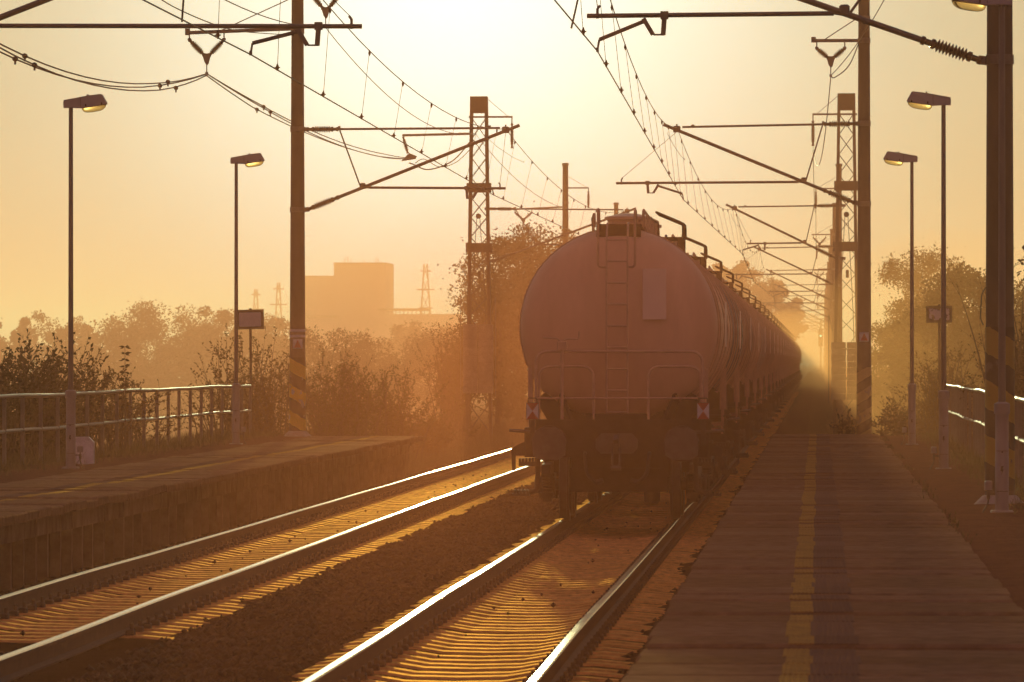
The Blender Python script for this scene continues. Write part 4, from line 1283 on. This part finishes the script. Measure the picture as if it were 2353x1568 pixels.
# ------------------------------------------------------------------ lamps, railings, boards
def bolt_poly(s=1.0):
    return [(-.012 * s, .05 * s), (.016 * s, .05 * s), (.002 * s, .012 * s), (.018 * s, .012 * s), (-.012 * s, -.055 * s), (-.002 * s, -.008 * s), (-.02 * s, -.008 * s)]
def lamp(label, x, Y, s, base=PZ - .03, H=5.42):
    """s: direction of the lantern (towards the track)"""
    t = thing('platform_lamp', label, 'lamp', (x, Y, base), 'platform lamps', placed=True)
    z0 = base
    sl_ = MB().lathe([(0, .073), (.60, .073), (.602, .0715), (1.06, .0715), (1.065, .085), (1.17, .085), (1.175, .075), (1.19, .045)], (x, Y, z0), (0, 0, 1), 22).build('sleeve', M['sleeve'], t, smooth=True)
    MB().prism(bolt_poly(.95), 0, .003, lambda u, v, w: (x + u, Y - .0735 - w, z0 + .46 + v)).build('warning_bolt', M['dark'], sl_)
    MB().lathe([(0, .009), (.012, .009)], (x, Y - .0725, z0 + .655), (0, -1, 0), 8).build('cover_screw', M['dark'], sl_)
    MB().box(x - .06, x + .06, Y - .0745, Y - .06, z0 + .235, z0 + .24).box(x - .06, x + .06, Y - .0745, Y - .06, z0 + .665, z0 + .67).build('cover_joint', M['dark'], sl_)
    MB().lathe([(0, .04), (H - 1.19, .032), (H - 1.185, .030), (H - 1.10, .030)], (x, Y, z0 + 1.18), (0, 0, 1), 16).build('pole', M['lamppole'], t, smooth=True)
    MB().cbox((x, Y, z0 + .01), (.24, .24, .05), b=.01).build('foot', M['mastbase'], t)
    # lantern: die-cast housing over a clear bowl
    zt = z0 + H
    hd = MB()
    prof = [(-.105, .0), (-.11, .075), (-.10, .118), (.06, .145), (.26, .182), (.45, .205), (.475, .20), (.545, .072), (.54, .055), (.16, -.005), (.03, .0)]
    wd = [.055, .055, .06, .07, .085, .085, .08, .085, .085, .085, .07]
    k = len(prof)
    vs = [(x + s * u, Y - w, zt + v) for (u, v), w in zip(prof, wd)] + [(x + s * u, Y + w, zt + v) for (u, v), w in zip(prof, wd)]
    hd.add(vs, [tuple(range(k)), tuple(range(2 * k - 1, k - 1, -1))] + [(i, (i + 1) % k, (i + 1) % k + k, i + k) for i in range(k)])
    lh = hd.build('lantern_housing', M['lamphead'], t)
    MB().cbox((x + s * .255, Y, zt + .19), (.03, .06, .025)).build('hinge_lug', M['lamphead'], lh)
    MB().box(*sorted((x + s * .155, x + s * .159)), Y - .0875, Y - .07, zt + .01, zt + .155).build('cover_seam', M['dark'], lh)
    for u in (.235, .475):
        MB().cbox((x + s * u, Y - .088, zt + .032 + .1 * (u - .2)), (.02, .016, .035)).build('bowl_clip', M['dark'], lh)
    bw = MB()
    n, mrows = 20, 6
    vs, fs = [], []
    for i in range(mrows):
        a = i / (mrows - 1) * math.pi / 2 * .97
        for j in range(n):
            th = 2 * math.pi * j / n
            cu, su = math.cos(th), math.sin(th)
            u = .35 + .185 * math.copysign(abs(cu) ** .7, cu) * math.cos(a) ** .55
            w = .08 * math.copysign(abs(su) ** .7, su) * math.cos(a) ** .55
            zz = -.003 + (u - .16) * .155 - .088 * math.sin(a)
            vs.append((x + s * u, Y + w, zt + zz))
    for i in range(mrows - 1):
        for j in range(n):
            q = (j + 1) % n
            fs.append((i * n + j, i * n + q, (i + 1) * n + q, (i + 1) * n + j))
    fs.append(tuple(range((mrows - 1) * n, mrows * n)))
    bw.add(vs, fs)
    bw.build('lamp_bowl', M['bowl'], t, smooth=True)
    # socket box on a short conduit
    bx = x - s * -1 * 0 + (-.145 if s < 0 else .145)
    sb = MB().cbox((bx, Y - .02, z0 + .30), (.085, .07, .10), b=.012).build('socket_box', M['sleeve'], t)
    MB().tube(arc_path([(bx, Y - .02, z0 + .25), (bx, Y - .02, z0 + .12), (bx + (.02 if s > 0 else -.03), Y - .02, z0 + .06), (bx + (.06 if s > 0 else -.07), Y - .05, z0 + .0)], .05), .011, 6).cbox((bx, Y - .02, z0 + .19), (.035, .04, .07)).build('conduit', M['cable'], sb)
    MB().box(*sorted((bx, x)), Y - .015, Y + .0, z0 + .2, z0 + .22).build('box_bracket', M['dark'], sb)
    return t
lamp('platform lamp nearest on the near platform, its pole in front of the dark mast', 1.955, 60.8, -1)
lamp('tall platform lamp in front of the peeling board on the near platform', 1.86, 84.7, -1)
lamp('shorter looking platform lamp just right of the striped right mast', 1.79, 109, -1)
lamp('tall platform lamp at the far left behind which bushes and fence show', -11.2, 84.9, 1)
lamp('platform lamp beside the small blank board at the far platform', -11.2, 109.2, 1)

def wob(y, sd, amp):
    return amp * (math.sin(y / 2.3 + sd) + .6 * math.sin(y / 1.1 + 2 * sd) + .4 * math.sin(y / 5.7 + 3 * sd))
def railing(label, x, y0, y1, step, zt, r, sd, amp):
    t = thing('railing', label, 'railing', (x, y0, PZ), 'pipe railings', placed=True)
    n = int((y1 - y0) / step)
    ys = [y0 + i * step for i in range(n + 1)]
    P = lambda y, z: (x + wob(y, sd, amp), y, z + wob(y, sd + 1.7, amp * .55))
    fine = np.linspace(y0, ys[-1], n * 4 + 1)
    MB().tube([P(y, zt) for y in fine], r, 10).build('top_rail', M['fence'], t, smooth=True)
    for i in range(n):
        ya, yb = ys[i] + .035, ys[i + 1] - .035
        MB().tube([P(y, zt - .52) for y in np.linspace(ya, yb, 4)], r * .85, 8).build('middle_rail', M['fence'], t, smooth=True)
    for y in ys:
        px, _, pz = P(y, zt)
        MB().bar((px, y, PZ - .35), (px, y, pz - r * .6), .055, .055, (0, 1, 0)).build('post', M['post'], t)
    return t
railing('pipe railing behind the far platform, partly hidden by a lamp post', -12.05, 74.2, 121.5, 1.93, PZ + 1.06, .033, 1, .012)
railing('pipe railing with gleaming top rail behind the near platform', 2.62, 58, 121.4, 1.93, PZ + 1.10, .033, 4, .016)

def board(label, x, Y, z0, z1, w, face, zp, tilt):
    t = thing('notice_board', label, 'sign', (x, Y, zp), 'platform end boards', placed=True)
    MB().tube([(x + .02, Y + .05, zp), (x, Y + .04, z1 + .03)], .028, 8).build('post', M['dark'], t, smooth=True)
    pl_ = MB()
    c, sn = math.cos(tilt), math.sin(tilt)
    zc = (z0 + z1) / 2
    rot = lambda u, v, q: (x + u * c - v * sn, q, zc + u * sn + v * c)
    a, h = w / 2, (z1 - z0) / 2
    pl_.prism([(-a, -h), (a, -h), (a, h), (-a, h)], Y - .02, Y + .01, rot)
    p = pl_.build('board', M['dark'], t)
    MB().prism([(-a + .06, -h + .06), (a - .06, -h + .06), (a - .06, h - .06), (-a + .06, h - .06)], Y - .026, Y - .022, rot).build('face', M[face], p)
    for u in (-a + .06, a - .06):
        for v in (-h + .06, h - .06):
            q = rot(u, v, Y - .03)
            MB().lathe([(0, .012), (.006, .012)], q, (0, -1, 0), 6).build('rivet', M['dark'], p)
board('small blank board on a post behind the far platform lamp', *W(575, 734, 124).xy, W(575, 757, 124).z, W(575, 712, 124).z, .60, 'sign', -.2, .02)
board('peeling black and white board behind the near platform lamp', *W(2158, 722, 125).xy, W(2158, 742, 125).z, W(2158, 703, 125).z, .565, 'peeled', -.1, .012)

# white boundary stone behind the far railing
p = W(184, 1047, 88)
mb = MB().prism([(-.21, -.1), (.21, -.1), (.21, .36), (.13, .44), (-.15, .44), (-.21, .40)], p.y, p.y + .14, lambda u, v, w: (p.x + u, w, .52 + v))
tag(mb.build('boundary_stone', M['white']), 'white painted stone slab standing in the grass behind the far railing', 'stone')

# colour light signal far down the line
p = W(1886, 772, 800)
t = thing('railway_signal', 'colour light signal showing green beside the line far away', 'signal', (p.x, 800, -.3), placed=True)
MB().tube([(p.x, 800, -.3), (p.x, 800, 8.0)], .09, 8).build('post', M['dark'], t)
hd = MB().cbox((p.x - .02, 799.8, p.z - .25), (.62, .3, 2.5), b=.1).build('signal_head', M['dark'], t)
gm, gn, gl, gb = nodes_of('green_signal_lamp')
gb.inputs['Base Color'].default_value = (.1, .5, .35, 1)
gb.inputs['Emission Color'].default_value = (.2, 1, .6, 1)
gb.inputs['Emission Strength'].default_value = 3.5
MB().lathe([(0, .13), (.05, .11), (.07, .03)], (p.x - .02, 799.64, p.z), (0, -1, 0), 14).build('green_lamp', gm, hd)

# ------------------------------------------------------------------ plants
def leaf_quads(P, D, L, w, r):
    """P base points, D directions (n,3): rhombic leaves"""
    n = len(P)
    D = D / np.linalg.norm(D, axis=1, keepdims=True)
    q = r.normal(size=(n, 3))
    S = np.cross(D, q)
    S /= np.linalg.norm(S, axis=1, keepdims=True) + 1e-9
    L = (L * (.65 + .7 * r.random(n)))[:, None]
    w = (w * (.65 + .7 * r.random(n)))[:, None]
    a = P
    b = P + D * L * .45 + S * w
    c = P + D * L
    d = P + D * L * .45 - S * w
    return np.stack([a, b, c, d], 1)
def ribbon(A, B, w0, w1, r):
    """thin crossed strips for twigs"""
    n = len(A)
    D = B - A
    q = r.normal(size=(n, 3))
    S = np.cross(D, q); S /= np.linalg.norm(S, axis=1, keepdims=True) + 1e-9
    T = np.cross(D, S); T /= np.linalg.norm(T, axis=1, keepdims=True) + 1e-9
    return np.concatenate([np.stack([A - X * w0, B - X * w1, B + X * w1, A + X * w0], 1) for X in (S, T)])
def bush(name, label, cat, x, y, z, H, spread, n_stem, leaf, mleaf, seed, twigs=9, per=8, base=.35, arch=.5, group=None, ysp=1.0):
    r = np.random.default_rng(seed)
    t = thing(name, label, cat, (x, y, z), group)
    Ls, Tw, stems = [], [], MB()
    for i in range(n_stem):
        az = r.random() * 6.283
        rc = spread * (r.random() ** .6)
        h = H * (.55 + .45 * r.random()) * (1 - .35 * (rc / spread) ** 2)
        bx, by = r.normal(0, base * spread, 2)
        ts = np.linspace(0, 1, 9)
        bend = r.normal(0, .12, 2)
        X = bx + math.cos(az) * rc * ts ** 1.4 + bend[0] * ts * ts * spread
        Y_ = (by + math.sin(az) * rc * ts ** 1.4 + bend[1] * ts * ts * spread) * ysp
        Z = h * (ts * (1 + arch * .55) - arch * .55 * ts ** 3)
        pts = np.stack([X, Y_, Z], 1)
        stems.tube([tuple(p) for p in pts], [max(.003, .016 * (1 - k / 9) * H / 2) for k in range(9)], 4, cap=False)
        tt = .22 + .78 * r.random(twigs)
        tt[0] = 1.0
        i0 = np.minimum((tt * 8).astype(int), 7)
        fr = (tt * 8 - i0)[:, None]
        A = pts[i0] * (1 - fr) + pts[i0 + 1] * fr
        dr = r.normal(size=(twigs, 3)); dr[:, 2] = np.abs(dr[:, 2]) * .9 + .25
        tip = pts[-1] - pts[-2]
        dr[0] = tip / (np.linalg.norm(tip) + 1e-9) * 1.6 + (0, 0, .3)
        ln = (.16 + .22 * r.random(twigs))[:, None] * (.6 + .25 * H)
        B = A + dr / np.linalg.norm(dr, axis=1, keepdims=True) * ln
        Tw.append(ribbon(A, B, .004, .0015, r))
        f = (np.arange(per) + .6) / per
        Pp = (A[:, None] * (1 - f[None, :, None]) + B[:, None] * f[None, :, None]).reshape(-1, 3)
        Dd = np.repeat(B - A, per, 0) * .9 + r.normal(size=(twigs * per, 3)) * ln.mean() * .9
        Ls.append(leaf_quads(Pp, Dd, leaf, leaf * .27, r))
    st = stems.build('stem', M['bark'], t, fix=False)
    fast_quads('twigs', np.concatenate(Tw), M['bark'], t)['kind'] = 'stuff'
    o = fast_quads('foliage', np.concatenate(Ls), mleaf, t)
    return t
def tree(name, label, cat, x, y, z, H, rx, rz, n_clump, n_leaf, leaf, mleaf, seed, trunk=.16, low=.25, airy=.3, group=None, parts=True):
    r = np.random.default_rng(seed)
    t = thing(name, label, cat, (x, y, z), group)
    cz = H - rz
    cl = []
    mb = MB()
    lean = r.normal(0, .03 * H, 2)
    tp = [(lean[0] * k / 6, lean[1] * k / 6, (H - rz * .5) * k / 6) for k in range(7)]
    mb.tube(tp, [trunk * (1.15 - k / 6.5) for k in range(7)], 8)
    for i in range(n_clump):
        u = r.normal(size=3); u /= np.linalg.norm(u)
        q = (.35 + .65 * r.random() ** .5)
        c = np.array([u[0] * rx * q, u[1] * rx * q, cz + u[2] * rz * q])
        c[2] = max(c[2], H * low * (.6 + .5 * r.random()))
        cl.append(c)
        k = min(5, max(1, int(c[2] / (H - rz * .5) * 4.2)))
        a = np.array(tp[k])
        mid = (a + c) / 2 + (0, 0, -.06 * H * r.random())
        if i % 2 == 0:
            mb.tube([tuple(a), tuple(mid), tuple(c)], [trunk * .32, trunk * .17, trunk * .05], 5, cap=False)
    cl = np.array(cl)
    mb.build('trunk', M['bark'], t, fix=False)
    idx = r.integers(0, n_clump, n_leaf)
    sz = (.16 + .2 * r.random(n_clump)) * rx
    off = r.normal(size=(n_leaf, 3)); off /= np.linalg.norm(off, axis=1, keepdims=True)
    off *= (r.random((n_leaf, 1)) ** (1 / 2.2))
    off[:, 2] *= .75
    P = cl[idx] + off * sz[idx][:, None] * 1.25
    stray = r.random(n_leaf) < airy * .3
    P[stray] += r.normal(0, .13 * rx, (stray.sum(), 3))
    D = off + r.normal(size=(n_leaf, 3)) * .7 + (0, 0, -.15)
    fast_quads('crown', leaf_quads(P, D, leaf, leaf * .33, r), mleaf, t)
    return t

GB = 'bushes behind the far platform'
gz = lambda x, y: float(ground_h(np.array([x]), np.array([y]))[0])
bush('bush', 'dark dense bush behind the railing at the left picture edge', 'bush', -13.75, 94, .1, 2.35, 1.0, 120, .085, M['leafd'], 21, group=GB)
bush('bush', 'dark bush directly behind the tall left lamp post', 'bush', -12.95, 95.5, .2, 2.25, .75, 90, .08, M['leafd'], 22, group=GB, arch=.2)
bush('bush', 'thin arching bush behind the railing right of the tall left lamp', 'bush', -12.75, 99.5, .25, 1.95, .85, 60, .06, M['leafr'], 23, per=7, group=GB, arch=.9)
bush('bush', 'low wispy bush behind the middle of the left railing', 'bush', -12.62, 104.5, .25, 1.45, .75, 40, .055, M['leafr'], 24, per=6, group=GB, arch=1.0)
bush('bush', 'tall bush behind the blank board and the end of the left railing', 'bush', -12.95, 130, -.6, 3.3, 1.25, 120, .075, M['leafr'], 25, group=GB, arch=.4)
bush('bush', 'leafy bush just right of the striped left mast', 'bush', -11.35, 134, -.5, 2.85, 1.1, 130, .075, M['leaf'], 26, group=GB, arch=.35)
bush('bush', 'bush with tall sprigs beyond the tip of the far platform', 'bush', -10.75, 143, -.5, 2.35, .85, 80, .075, M['leaf'], 27, group=GB, arch=.3)
bush('bush', 'low bush beyond the tip of the far platform beside the empty track', 'bush', -10.2, 150, -.5, 1.15, .7, 50, .07, M['leafr'], 28, group=GB)
bush('bush', 'bush leaning against the left lattice mast', 'bush', -12.95, 201, -.6, 4.0, .9, 70, .1, M['leaf'], 29, group=GB, arch=.3)
bush('bush', 'low scrub between the left lattice mast and the bushes', 'bush', -11.6, 168, -.6, .95, 1.0, 40, .08, M['leafr'], 30, group=GB)
GBR = 'bushes behind the near platform'
bush('bush', 'arching bush behind the right railing beside the peeling board', 'bush', 2.85, 128, -.3, 2.75, .85, 90, .065, M['leafr'], 31, group=GBR, arch=.8)
bush('bush', 'bush between the two right lamp posts beyond the platform', 'bush', 2.15, 131, -.35, 1.55, .55, 55, .06, M['leafr'], 32, group=GBR, arch=.8)
bush('bush', 'dark twiggy bush at the right picture edge behind the railing', 'bush', 3.55, 101, .1, 2.6, .6, 90, .06, M['leafd'], 33, group=GBR)
bush('bush', 'tall bare bush at the right picture edge', 'bush', 3.75, 104, .1, 4.1, .8, 55, .045, M['leafr'], 34, per=3, group=GBR, arch=.1)
for i, (x, y, h, lab) in enumerate(((1.48, 123.4, .62, 'leafy weed growing right of the foot of the striped right mast'), (1.86, 124.0, .38, 'small weed growing between the striped right mast and the lamp'), (.62, 124.5, .42, 'weed growing left of the foot of the striped right mast'))):
    bush('weed', lab, 'plant', x, y, .2, h + .35, .22, 10, .10, M['leafd'], 40 + i, twigs=6, per=5, group='weeds at the platform end')
# the tall stalk with whorled leaves
r = np.random.default_rng(50)
p = W(287, 797, 98)
t = thing('weed_stalk', 'single tall weed stalk with paired leaves above the left railing', 'plant', (p.x, 98, .4))
MB().tube([(0, 0, 0), (.01, 0, .9), (0, 0, p.z - .4)], [.010, .008, .004], 5).build('stem', M['bark'], t)
PP, DD = [], []
for k in range(10):
    zz = (p.z - .4) * (.5 + .5 * k / 9)
    for s in (-1, 1):
        for q in range(3):
            PP.append((0, 0, zz)); DD.append((s * 1.0, r.normal(0, .7), -.25 + r.normal(0, .25)))
fast_quads('foliage', leaf_quads(np.array(PP, float), np.array(DD), .10, .024, r), M['leafd'], t)

GT = 'trees along the line'
tree('tree', 'big hazy tree behind the left lattice mast', 'tree', -14.0, 268, -1.2, 9.6, 3.1, 3.9, 80, 36000, .15, M['leaf'], 61, .2, group=GT)
tree('tree', 'hazy tree between the plain left mast and the tank wagon', 'tree', -13.2, 325, -1.2, 10.6, 2.9, 4.2, 65, 24000, .17, M['leaf'], 62, .2, group=GT)
tree('tree', 'lower round tree at the foot of the big hazy tree on the left', 'tree', -13.3, 236, -1.0, 6.3, 2.0, 3.0, 55, 16000, .14, M['leaf'], 63, .14, low=.08, group=GT)
tree('tree', 'leafy tree hidden half behind the left side of the tank wagon', 'tree', -12.4, 295, -1.0, 7.3, 2.2, 3.6, 50, 14000, .16, M['leaf'], 64, .14, low=.06, group=GT)
tree('tree', 'airy tree with see-through crown behind the two right lamps', 'tree', 4.75, 262, -.4, 7.9, 1.9, 2.2, 40, 9000, .12, M['leafr'], 65, .12, airy=1.0, group=GT)
tree('tree', 'small airy tree close right of the striped right mast', 'tree', 3.45, 236, -.4, 5.4, 1.15, 1.9, 30, 6000, .11, M['leafr'], 66, .1, airy=.9, group=GT)
tree('tree', 'dense dark tree between the right lamp and the darkest mast', 'tree', 4.35, 172, -.4, 5.5, 1.35, 2.5, 60, 22000, .12, M['leafd'], 67, .12, low=.04, group=GT)
tree('tree', 'dense low tree below the airy tree behind the right lamps', 'tree', 3.35, 186, -.4, 4.6, 1.25, 2.2, 55, 18000, .12, M['leafd'], 68, .1, low=.04, group=GT)
tree('tree', 'round low tree right behind the striped right mast', 'tree', 2.95, 205, -.4, 4.0, 1.2, 2.0, 50, 15000, .12, M['leaf'], 69, .1, low=.04, group=GT)
tree('tree', 'dense tree behind the darkest mast on the right', 'tree', 5.6, 176, -.4, 5.2, 1.6, 2.5, 60, 17000, .13, M['leafd'], 70, .12, low=.04, group=GT)
tree('tree', 'tree at the right picture edge with one leafy branch showing', 'tree', 3.68, 75, .2, 4.5, .98, 1.2, 26, 2600, .075, M['leafd'], 71, .06, low=.5, group=GT)

# trees in the misty valley and far along the line
GF = 'misty trees far off'
far = [(-20, 742, 34, 905, 'pale'), (48, 716, 26, 900, 'pointed'), (105, 722, 44, 930, 'pale'), (163, 728, 40, 925, 'pale'), (205, 722, 26, 940, 'slender'), (250, 742, 40, 935, 'low'),
       (300, 703, 62, 860, 'broad'), (368, 699, 66, 850, 'broad'), (425, 716, 46, 870, 'round'), (478, 714, 44, 880, 'round'), (525, 702, 40, 875, 'round'), (590, 722, 46, 900, 'low'),
       (655, 738, 44, 900, 'low'), (745, 762, 78, 560, 'round'), (835, 775, 60, 590, 'low'), (985, 768, 62, 600, 'round'), (1045, 742, 40, 1000, 'low'), (905, 752, 40, 1050, 'low'), (950, 745, 36, 1060, 'low')]
where = ['at the left picture edge', 'left of the tall left lamp', 'behind the tall left lamp', 'right of the tall left lamp', 'between tall lamp and big grove', 'beside the big grove',
         'left half of the big grove', 'right half of the big grove', 'right of the big grove', 'left of the second left lamp', 'behind the second left lamp', 'behind the blank board',
         'left of the factory block', 'below the factory block', 'below the factory hall', 'left of the left lattice mast', 'beside the left lattice mast', 'in front of the factory hall', 'below the far pylon']
for i, (px, ty, rw, Y, kind) in enumerate(far):
    Y *= .8
    p = W(px, ty, Y)
    g = gz(p.x, Y)
    H = p.z - g
    rx = rw / 13072 * Y
    tree('misty_tree', '%s misty tree far off, %s' % (kind, where[i]), 'tree', p.x, Y, g, H, rx * (1.55 if kind not in ('pointed', 'slender') else .9), H * .48, 60, 12000, .42 * Y / 900, M['leaffar'], 100 + i, .22, low=.02, airy=.15, group=GF)
for i, (px, ty, rw, lab) in enumerate(((1668, 600, 46, 'first misty tree seen over the wagons'), (1722, 592, 52, 'second and tallest misty tree seen over the wagons'), (1775, 618, 44, 'third misty tree seen over the wagons'), (1815, 668, 30, 'fourth and lowest misty tree seen over the wagons'))):
    Y = 820
    p = W(px, ty, Y)
    tree('misty_tree', lab, 'tree', p.x, Y, -1, p.z + 1, rw / 13072 * Y, (p.z + 1) * .44, 50, 9000, .4, M['leaffar'], 140 + i, .3, low=.1, group='misty trees over the train')

# grass and weeds nobody could count
def grass(name, label, P, h, w, seed, m_='grass'):
    r = np.random.default_rng(seed)
    n = len(P)
    a = r.random(n) * 6.283
    S = np.stack([np.cos(a), np.sin(a), np.zeros(n)], 1) * w
    hh = (h * (.35 + .9 * r.random(n) ** 1.5))[:, None]
    tip = np.stack([r.normal(0, .35, n), r.normal(0, .35, n), np.ones(n)], 1) * hh
    V = np.stack([P - S, P + S, P + S * .4 + tip * .97, P + tip], 1)
    o = fast_quads(name, V, M[m_])
    return tag(o, label, 'grass', kind='stuff')
r = np.random.default_rng(80)
n = 15000
y = 62 + 61 * r.random(n); x = -12.05 + r.normal(0, .38, n) - .15
k = (x < -11.2) & (x > -13.6)
x, y = x[k], y[k]
grass('verge_grass', 'dry grass along the foot of the left railing', np.stack([x, y, verge_h_left(x, y) - .02], 1), .19, .005, 81)
n = 9000
y = 60 + 63 * r.random(n); x = 2.62 + r.normal(0, .3, n)
k = (x > 2.0) & (x < 3.6)
x, y = x[k], y[k]
grass('verge_grass', 'dry grass along the foot of the right railing', np.stack([x, y, verge_h_right(x, y) - .02], 1), .17, .005, 82)
n = 26000
y = 122 + 110 * r.random(n) ** 1.3; x = -9.15 - 4.5 * r.random(n)
grass('bank_grass', 'tall dry grass on the bank beyond the far platform', np.stack([x, y, ground_h(x, y) - .03], 1), .36, .008, 83)
n = 12000
y = 125 + 100 * r.random(n) ** 1.3; x = .3 + 4.5 * r.random(n)
grass('bank_grass', 'dry grass on the bank beyond the near platform', np.stack([x, y, ground_h(x, y) - .03], 1), .38, .008, 84)
n = 900
y = 30 + 92 * r.random(n) ** .8; c = np.round(y / 5.3)
x = 1.33 + r.normal(0, .05, n)
k = (np.sin(c * 12.9898) * 43758.5453) % 1 > .62
x, y = x[k], y[k]
grass('joint_weeds', 'small weeds growing in the joint behind the platform slabs', np.stack([x, y, np.full(len(x), PZ - .02)], 1), .055, .008, 85, 'leafd')

# ------------------------------------------------------------------ far works, pylons
YB = 1350
def bx_(x0, x1, y0, y1):
    a, b = W(x0, y0, YB), W(x1, y1, YB)
    return a.x, b.x, b.z, a.z          # x0, x1, z low, z high
t = thing('factory_block', 'hazy stepped factory block on the skyline left of centre', 'building', (W(790, 700, YB).x, YB, -8), placed=True)
def wing(name, x0, x1, top, d0, d1, zb=-9):
    a, b = W(x0, top, YB), W(x1, top, YB)
    return MB().box(a.x, b.x, YB + d0, YB + d1, zb, a.z).build(name, M['house'], t)
w1 = wing('wall', 690, 768.5, 637, 0, 25)
w2 = wing('tower_wall', 768, 886, 607, -1, 26)
MB().box(W(690, 0, YB).x - .2, W(768, 0, YB).x, YB - .2, YB + 25.2, W(0, 637, YB).z, W(0, 634.5, YB).z).build('parapet', M['roof'], w1)
MB().box(W(767, 0, YB).x, W(887, 0, YB).x, YB - 1.3, YB + 26.3, W(0, 607, YB).z, W(0, 604.5, YB).z).build('parapet', M['roof'], w2)
for px, ht in ((786, 14), (793, 17), (800, 11), (830, 9), (858, 15), (863, 12)):
    a = W(px, 605, YB)
    MB().tube([(a.x, YB + 8, a.z), (a.x, YB + 8, a.z + ht / 13072 * YB)], .10, 5).build('aerial', M['roof'], t)
t = thing('factory_hall', 'long low hall with a bright window band beside the factory block', 'building', (W(870, 740, YB).x, YB - 60, -9), placed=True)
YH = YB - 60
a, b = W(690, 722, YH), W(1050, 722, YH)
MB().box(a.x, b.x, YH, YH + 18, -9, a.z).build('wall', M['house'], t)
a2 = W(690, 711, YH)
MB().box(W(868, 0, YH).x, W(975, 0, YH).x, YH, YH + 18, W(0, 714, YH).z, W(0, 709.5, YH).z).build('roof', M['roof'], t)
for c in range(12):
    px = 870 + c * 9.4
    MB().box(W(px, 0, YH).x, W(px + 1.3, 0, YH).x, YH + 1, YH + 2, W(0, 722, YH).z, W(0, 714, YH).z).build('window_post', M['roof'], t)
for c in range(9):
    MB().box(W(705 + c * 8, 0, YH).x, W(711 + c * 8, 0, YH).x, YH - .1, YH - .02, W(0, 731, YH).z, W(0, 725, YH).z).build('window', M['glass'], t)

def pylon(label, px, ty, Y, w):
    a = W(px, ty, Y)
    t = thing('pylon', label, 'pylon', (a.x, Y, -9), 'power pylons', placed=True)
    z0, z1 = -9, a.z
    for s in (-1, 1):
        for d in (-1, 1):
            MB().bar((a.x + s * w, Y + d * w, z0), (a.x + s * w * .16, Y + d * w * .16, z1), .22, .22, (0, 1, 0)).build('leg', M['mast'], t)
    n = 9
    for k in range(n):
        f0, f1 = k / n, (k + 1) / n
        za, zb = z0 + (z1 - z0) * f0, z0 + (z1 - z0) * f1
        wa, wb = w * (1 - .84 * f0), w * (1 - .84 * f1)
        MB().bar((a.x - wa, Y - wa, za), (a.x + wb, Y - wb, zb), .14, .14).bar((a.x + wa, Y - wa, za), (a.x - wb, Y - wb, zb), .14, .14).build('brace', M['mast'], t)
    for f, L in ((.95, 1.3), (.82, 2.2), (.69, 1.7)):
        z = z0 + (z1 - z0) * f
        MB().bar((a.x - L, Y, z), (a.x + L, Y, z), .2, .3).build('cross_arm', M['mast'], t)
pylon('power pylon beside the factory hall left of the lattice mast', 978, 607, 1380, 2.4)
pylon('leftmost distant power pylon over the misty trees', 588, 664, 1500, 1.8)
pylon('distant power pylon close left of the striped left mast', 640, 650, 1450, 1.8)

# ------------------------------------------------------------------ haze
hz = MB().box(-1640, 1640, -230, 3460, -12.5, HAZE_TOP).build('haze', bpy.data.materials.new('haze_air'))
hm = hz.data.materials[0]
hm.use_nodes = True
hn, hl = hm.node_tree.nodes, hm.node_tree.links
hn.clear()
ho = hn.new('ShaderNodeOutputMaterial')
hv = hn.new('ShaderNodeVolumePrincipled')
hv.inputs['Color'].default_value = HAZE_COLOR
hv.inputs['Density'].default_value = HAZE_DENSITY
hv.inputs['Anisotropy'].default_value = HAZE_G
hv.inputs['Absorption Color'].default_value = (0.6, 0.6, 0.6, 1)
hl.new(hv.outputs[0], ho.inputs['Volume'])
tag(hz, kind='stuff')
hz['label'] = 'golden morning haze filling the air over the whole line'
hz['category'] = 'haze'

# dust along the train; the orange swell, aimed sunward, adds a flare veil
def dust(name, label, c, rad, dens, col, g):
    import bmesh
    me = bpy.data.meshes.new(name)
    bm = bmesh.new()
    bmesh.ops.create_icosphere(bm, subdivisions=4, radius=1.0)
    bm.to_mesh(me); bm.free()
    for v in me.vertices:
        v.co = (v.co.x * rad[0], v.co.y * rad[1], v.co.z * rad[2])
    dm = bpy.data.materials.new(name + '_air')
    dm.use_nodes = True
    n, l = dm.node_tree.nodes, dm.node_tree.links
    n.clear()
    o = n.new('ShaderNodeOutputMaterial')
    v = n.new('ShaderNodeVolumePrincipled')
    v.inputs['Color'].default_value = col
    v.inputs['Density'].default_value = dens
    v.inputs['Anisotropy'].default_value = g
    l.new(v.outputs[0], o.inputs['Volume'])
    me.materials.append(dm)
    ob = link(name, me)
    ob.location = c
    return tag(ob, label, 'dust', kind='stuff')
for k, (lab, sc) in enumerate((('faintest outermost orange dust and added flare veil over the tracks and the train', 1.35), ('orange dust and added flare veil hanging over the tracks around the train', 1.0), ('densest orange dust and added flare veil low beside the last tank wagon', .66))):
    dust('dust', lab, (-6.2, 118, .2), (3.5 * sc, 94 + 14 * sc, 4.6 * sc), DUST_DENSITY * .7, DUST_COLOR, DUST_G).rotation_euler = (0, 0, math.atan(.0535))
for k, (lab, sc) in enumerate((('golden dust drifting wide beyond the end of the near platform', 1.5), ('golden dust low among the trees beyond the near platform', .9))):
    dust('dust', lab, (3.4, 166, .2), (3.0 * sc, 38 * sc, 3.8 * sc), 0.0032, (1.0, 0.5, 0.18, 1), DUST_G)
dust('dust', 'bright golden dust trailing along the far end of the train', (-1.6, 400, .3), (4.2, 190, 5.2), 0.0026, (1.0, 0.46, 0.17, 1), 0.66)
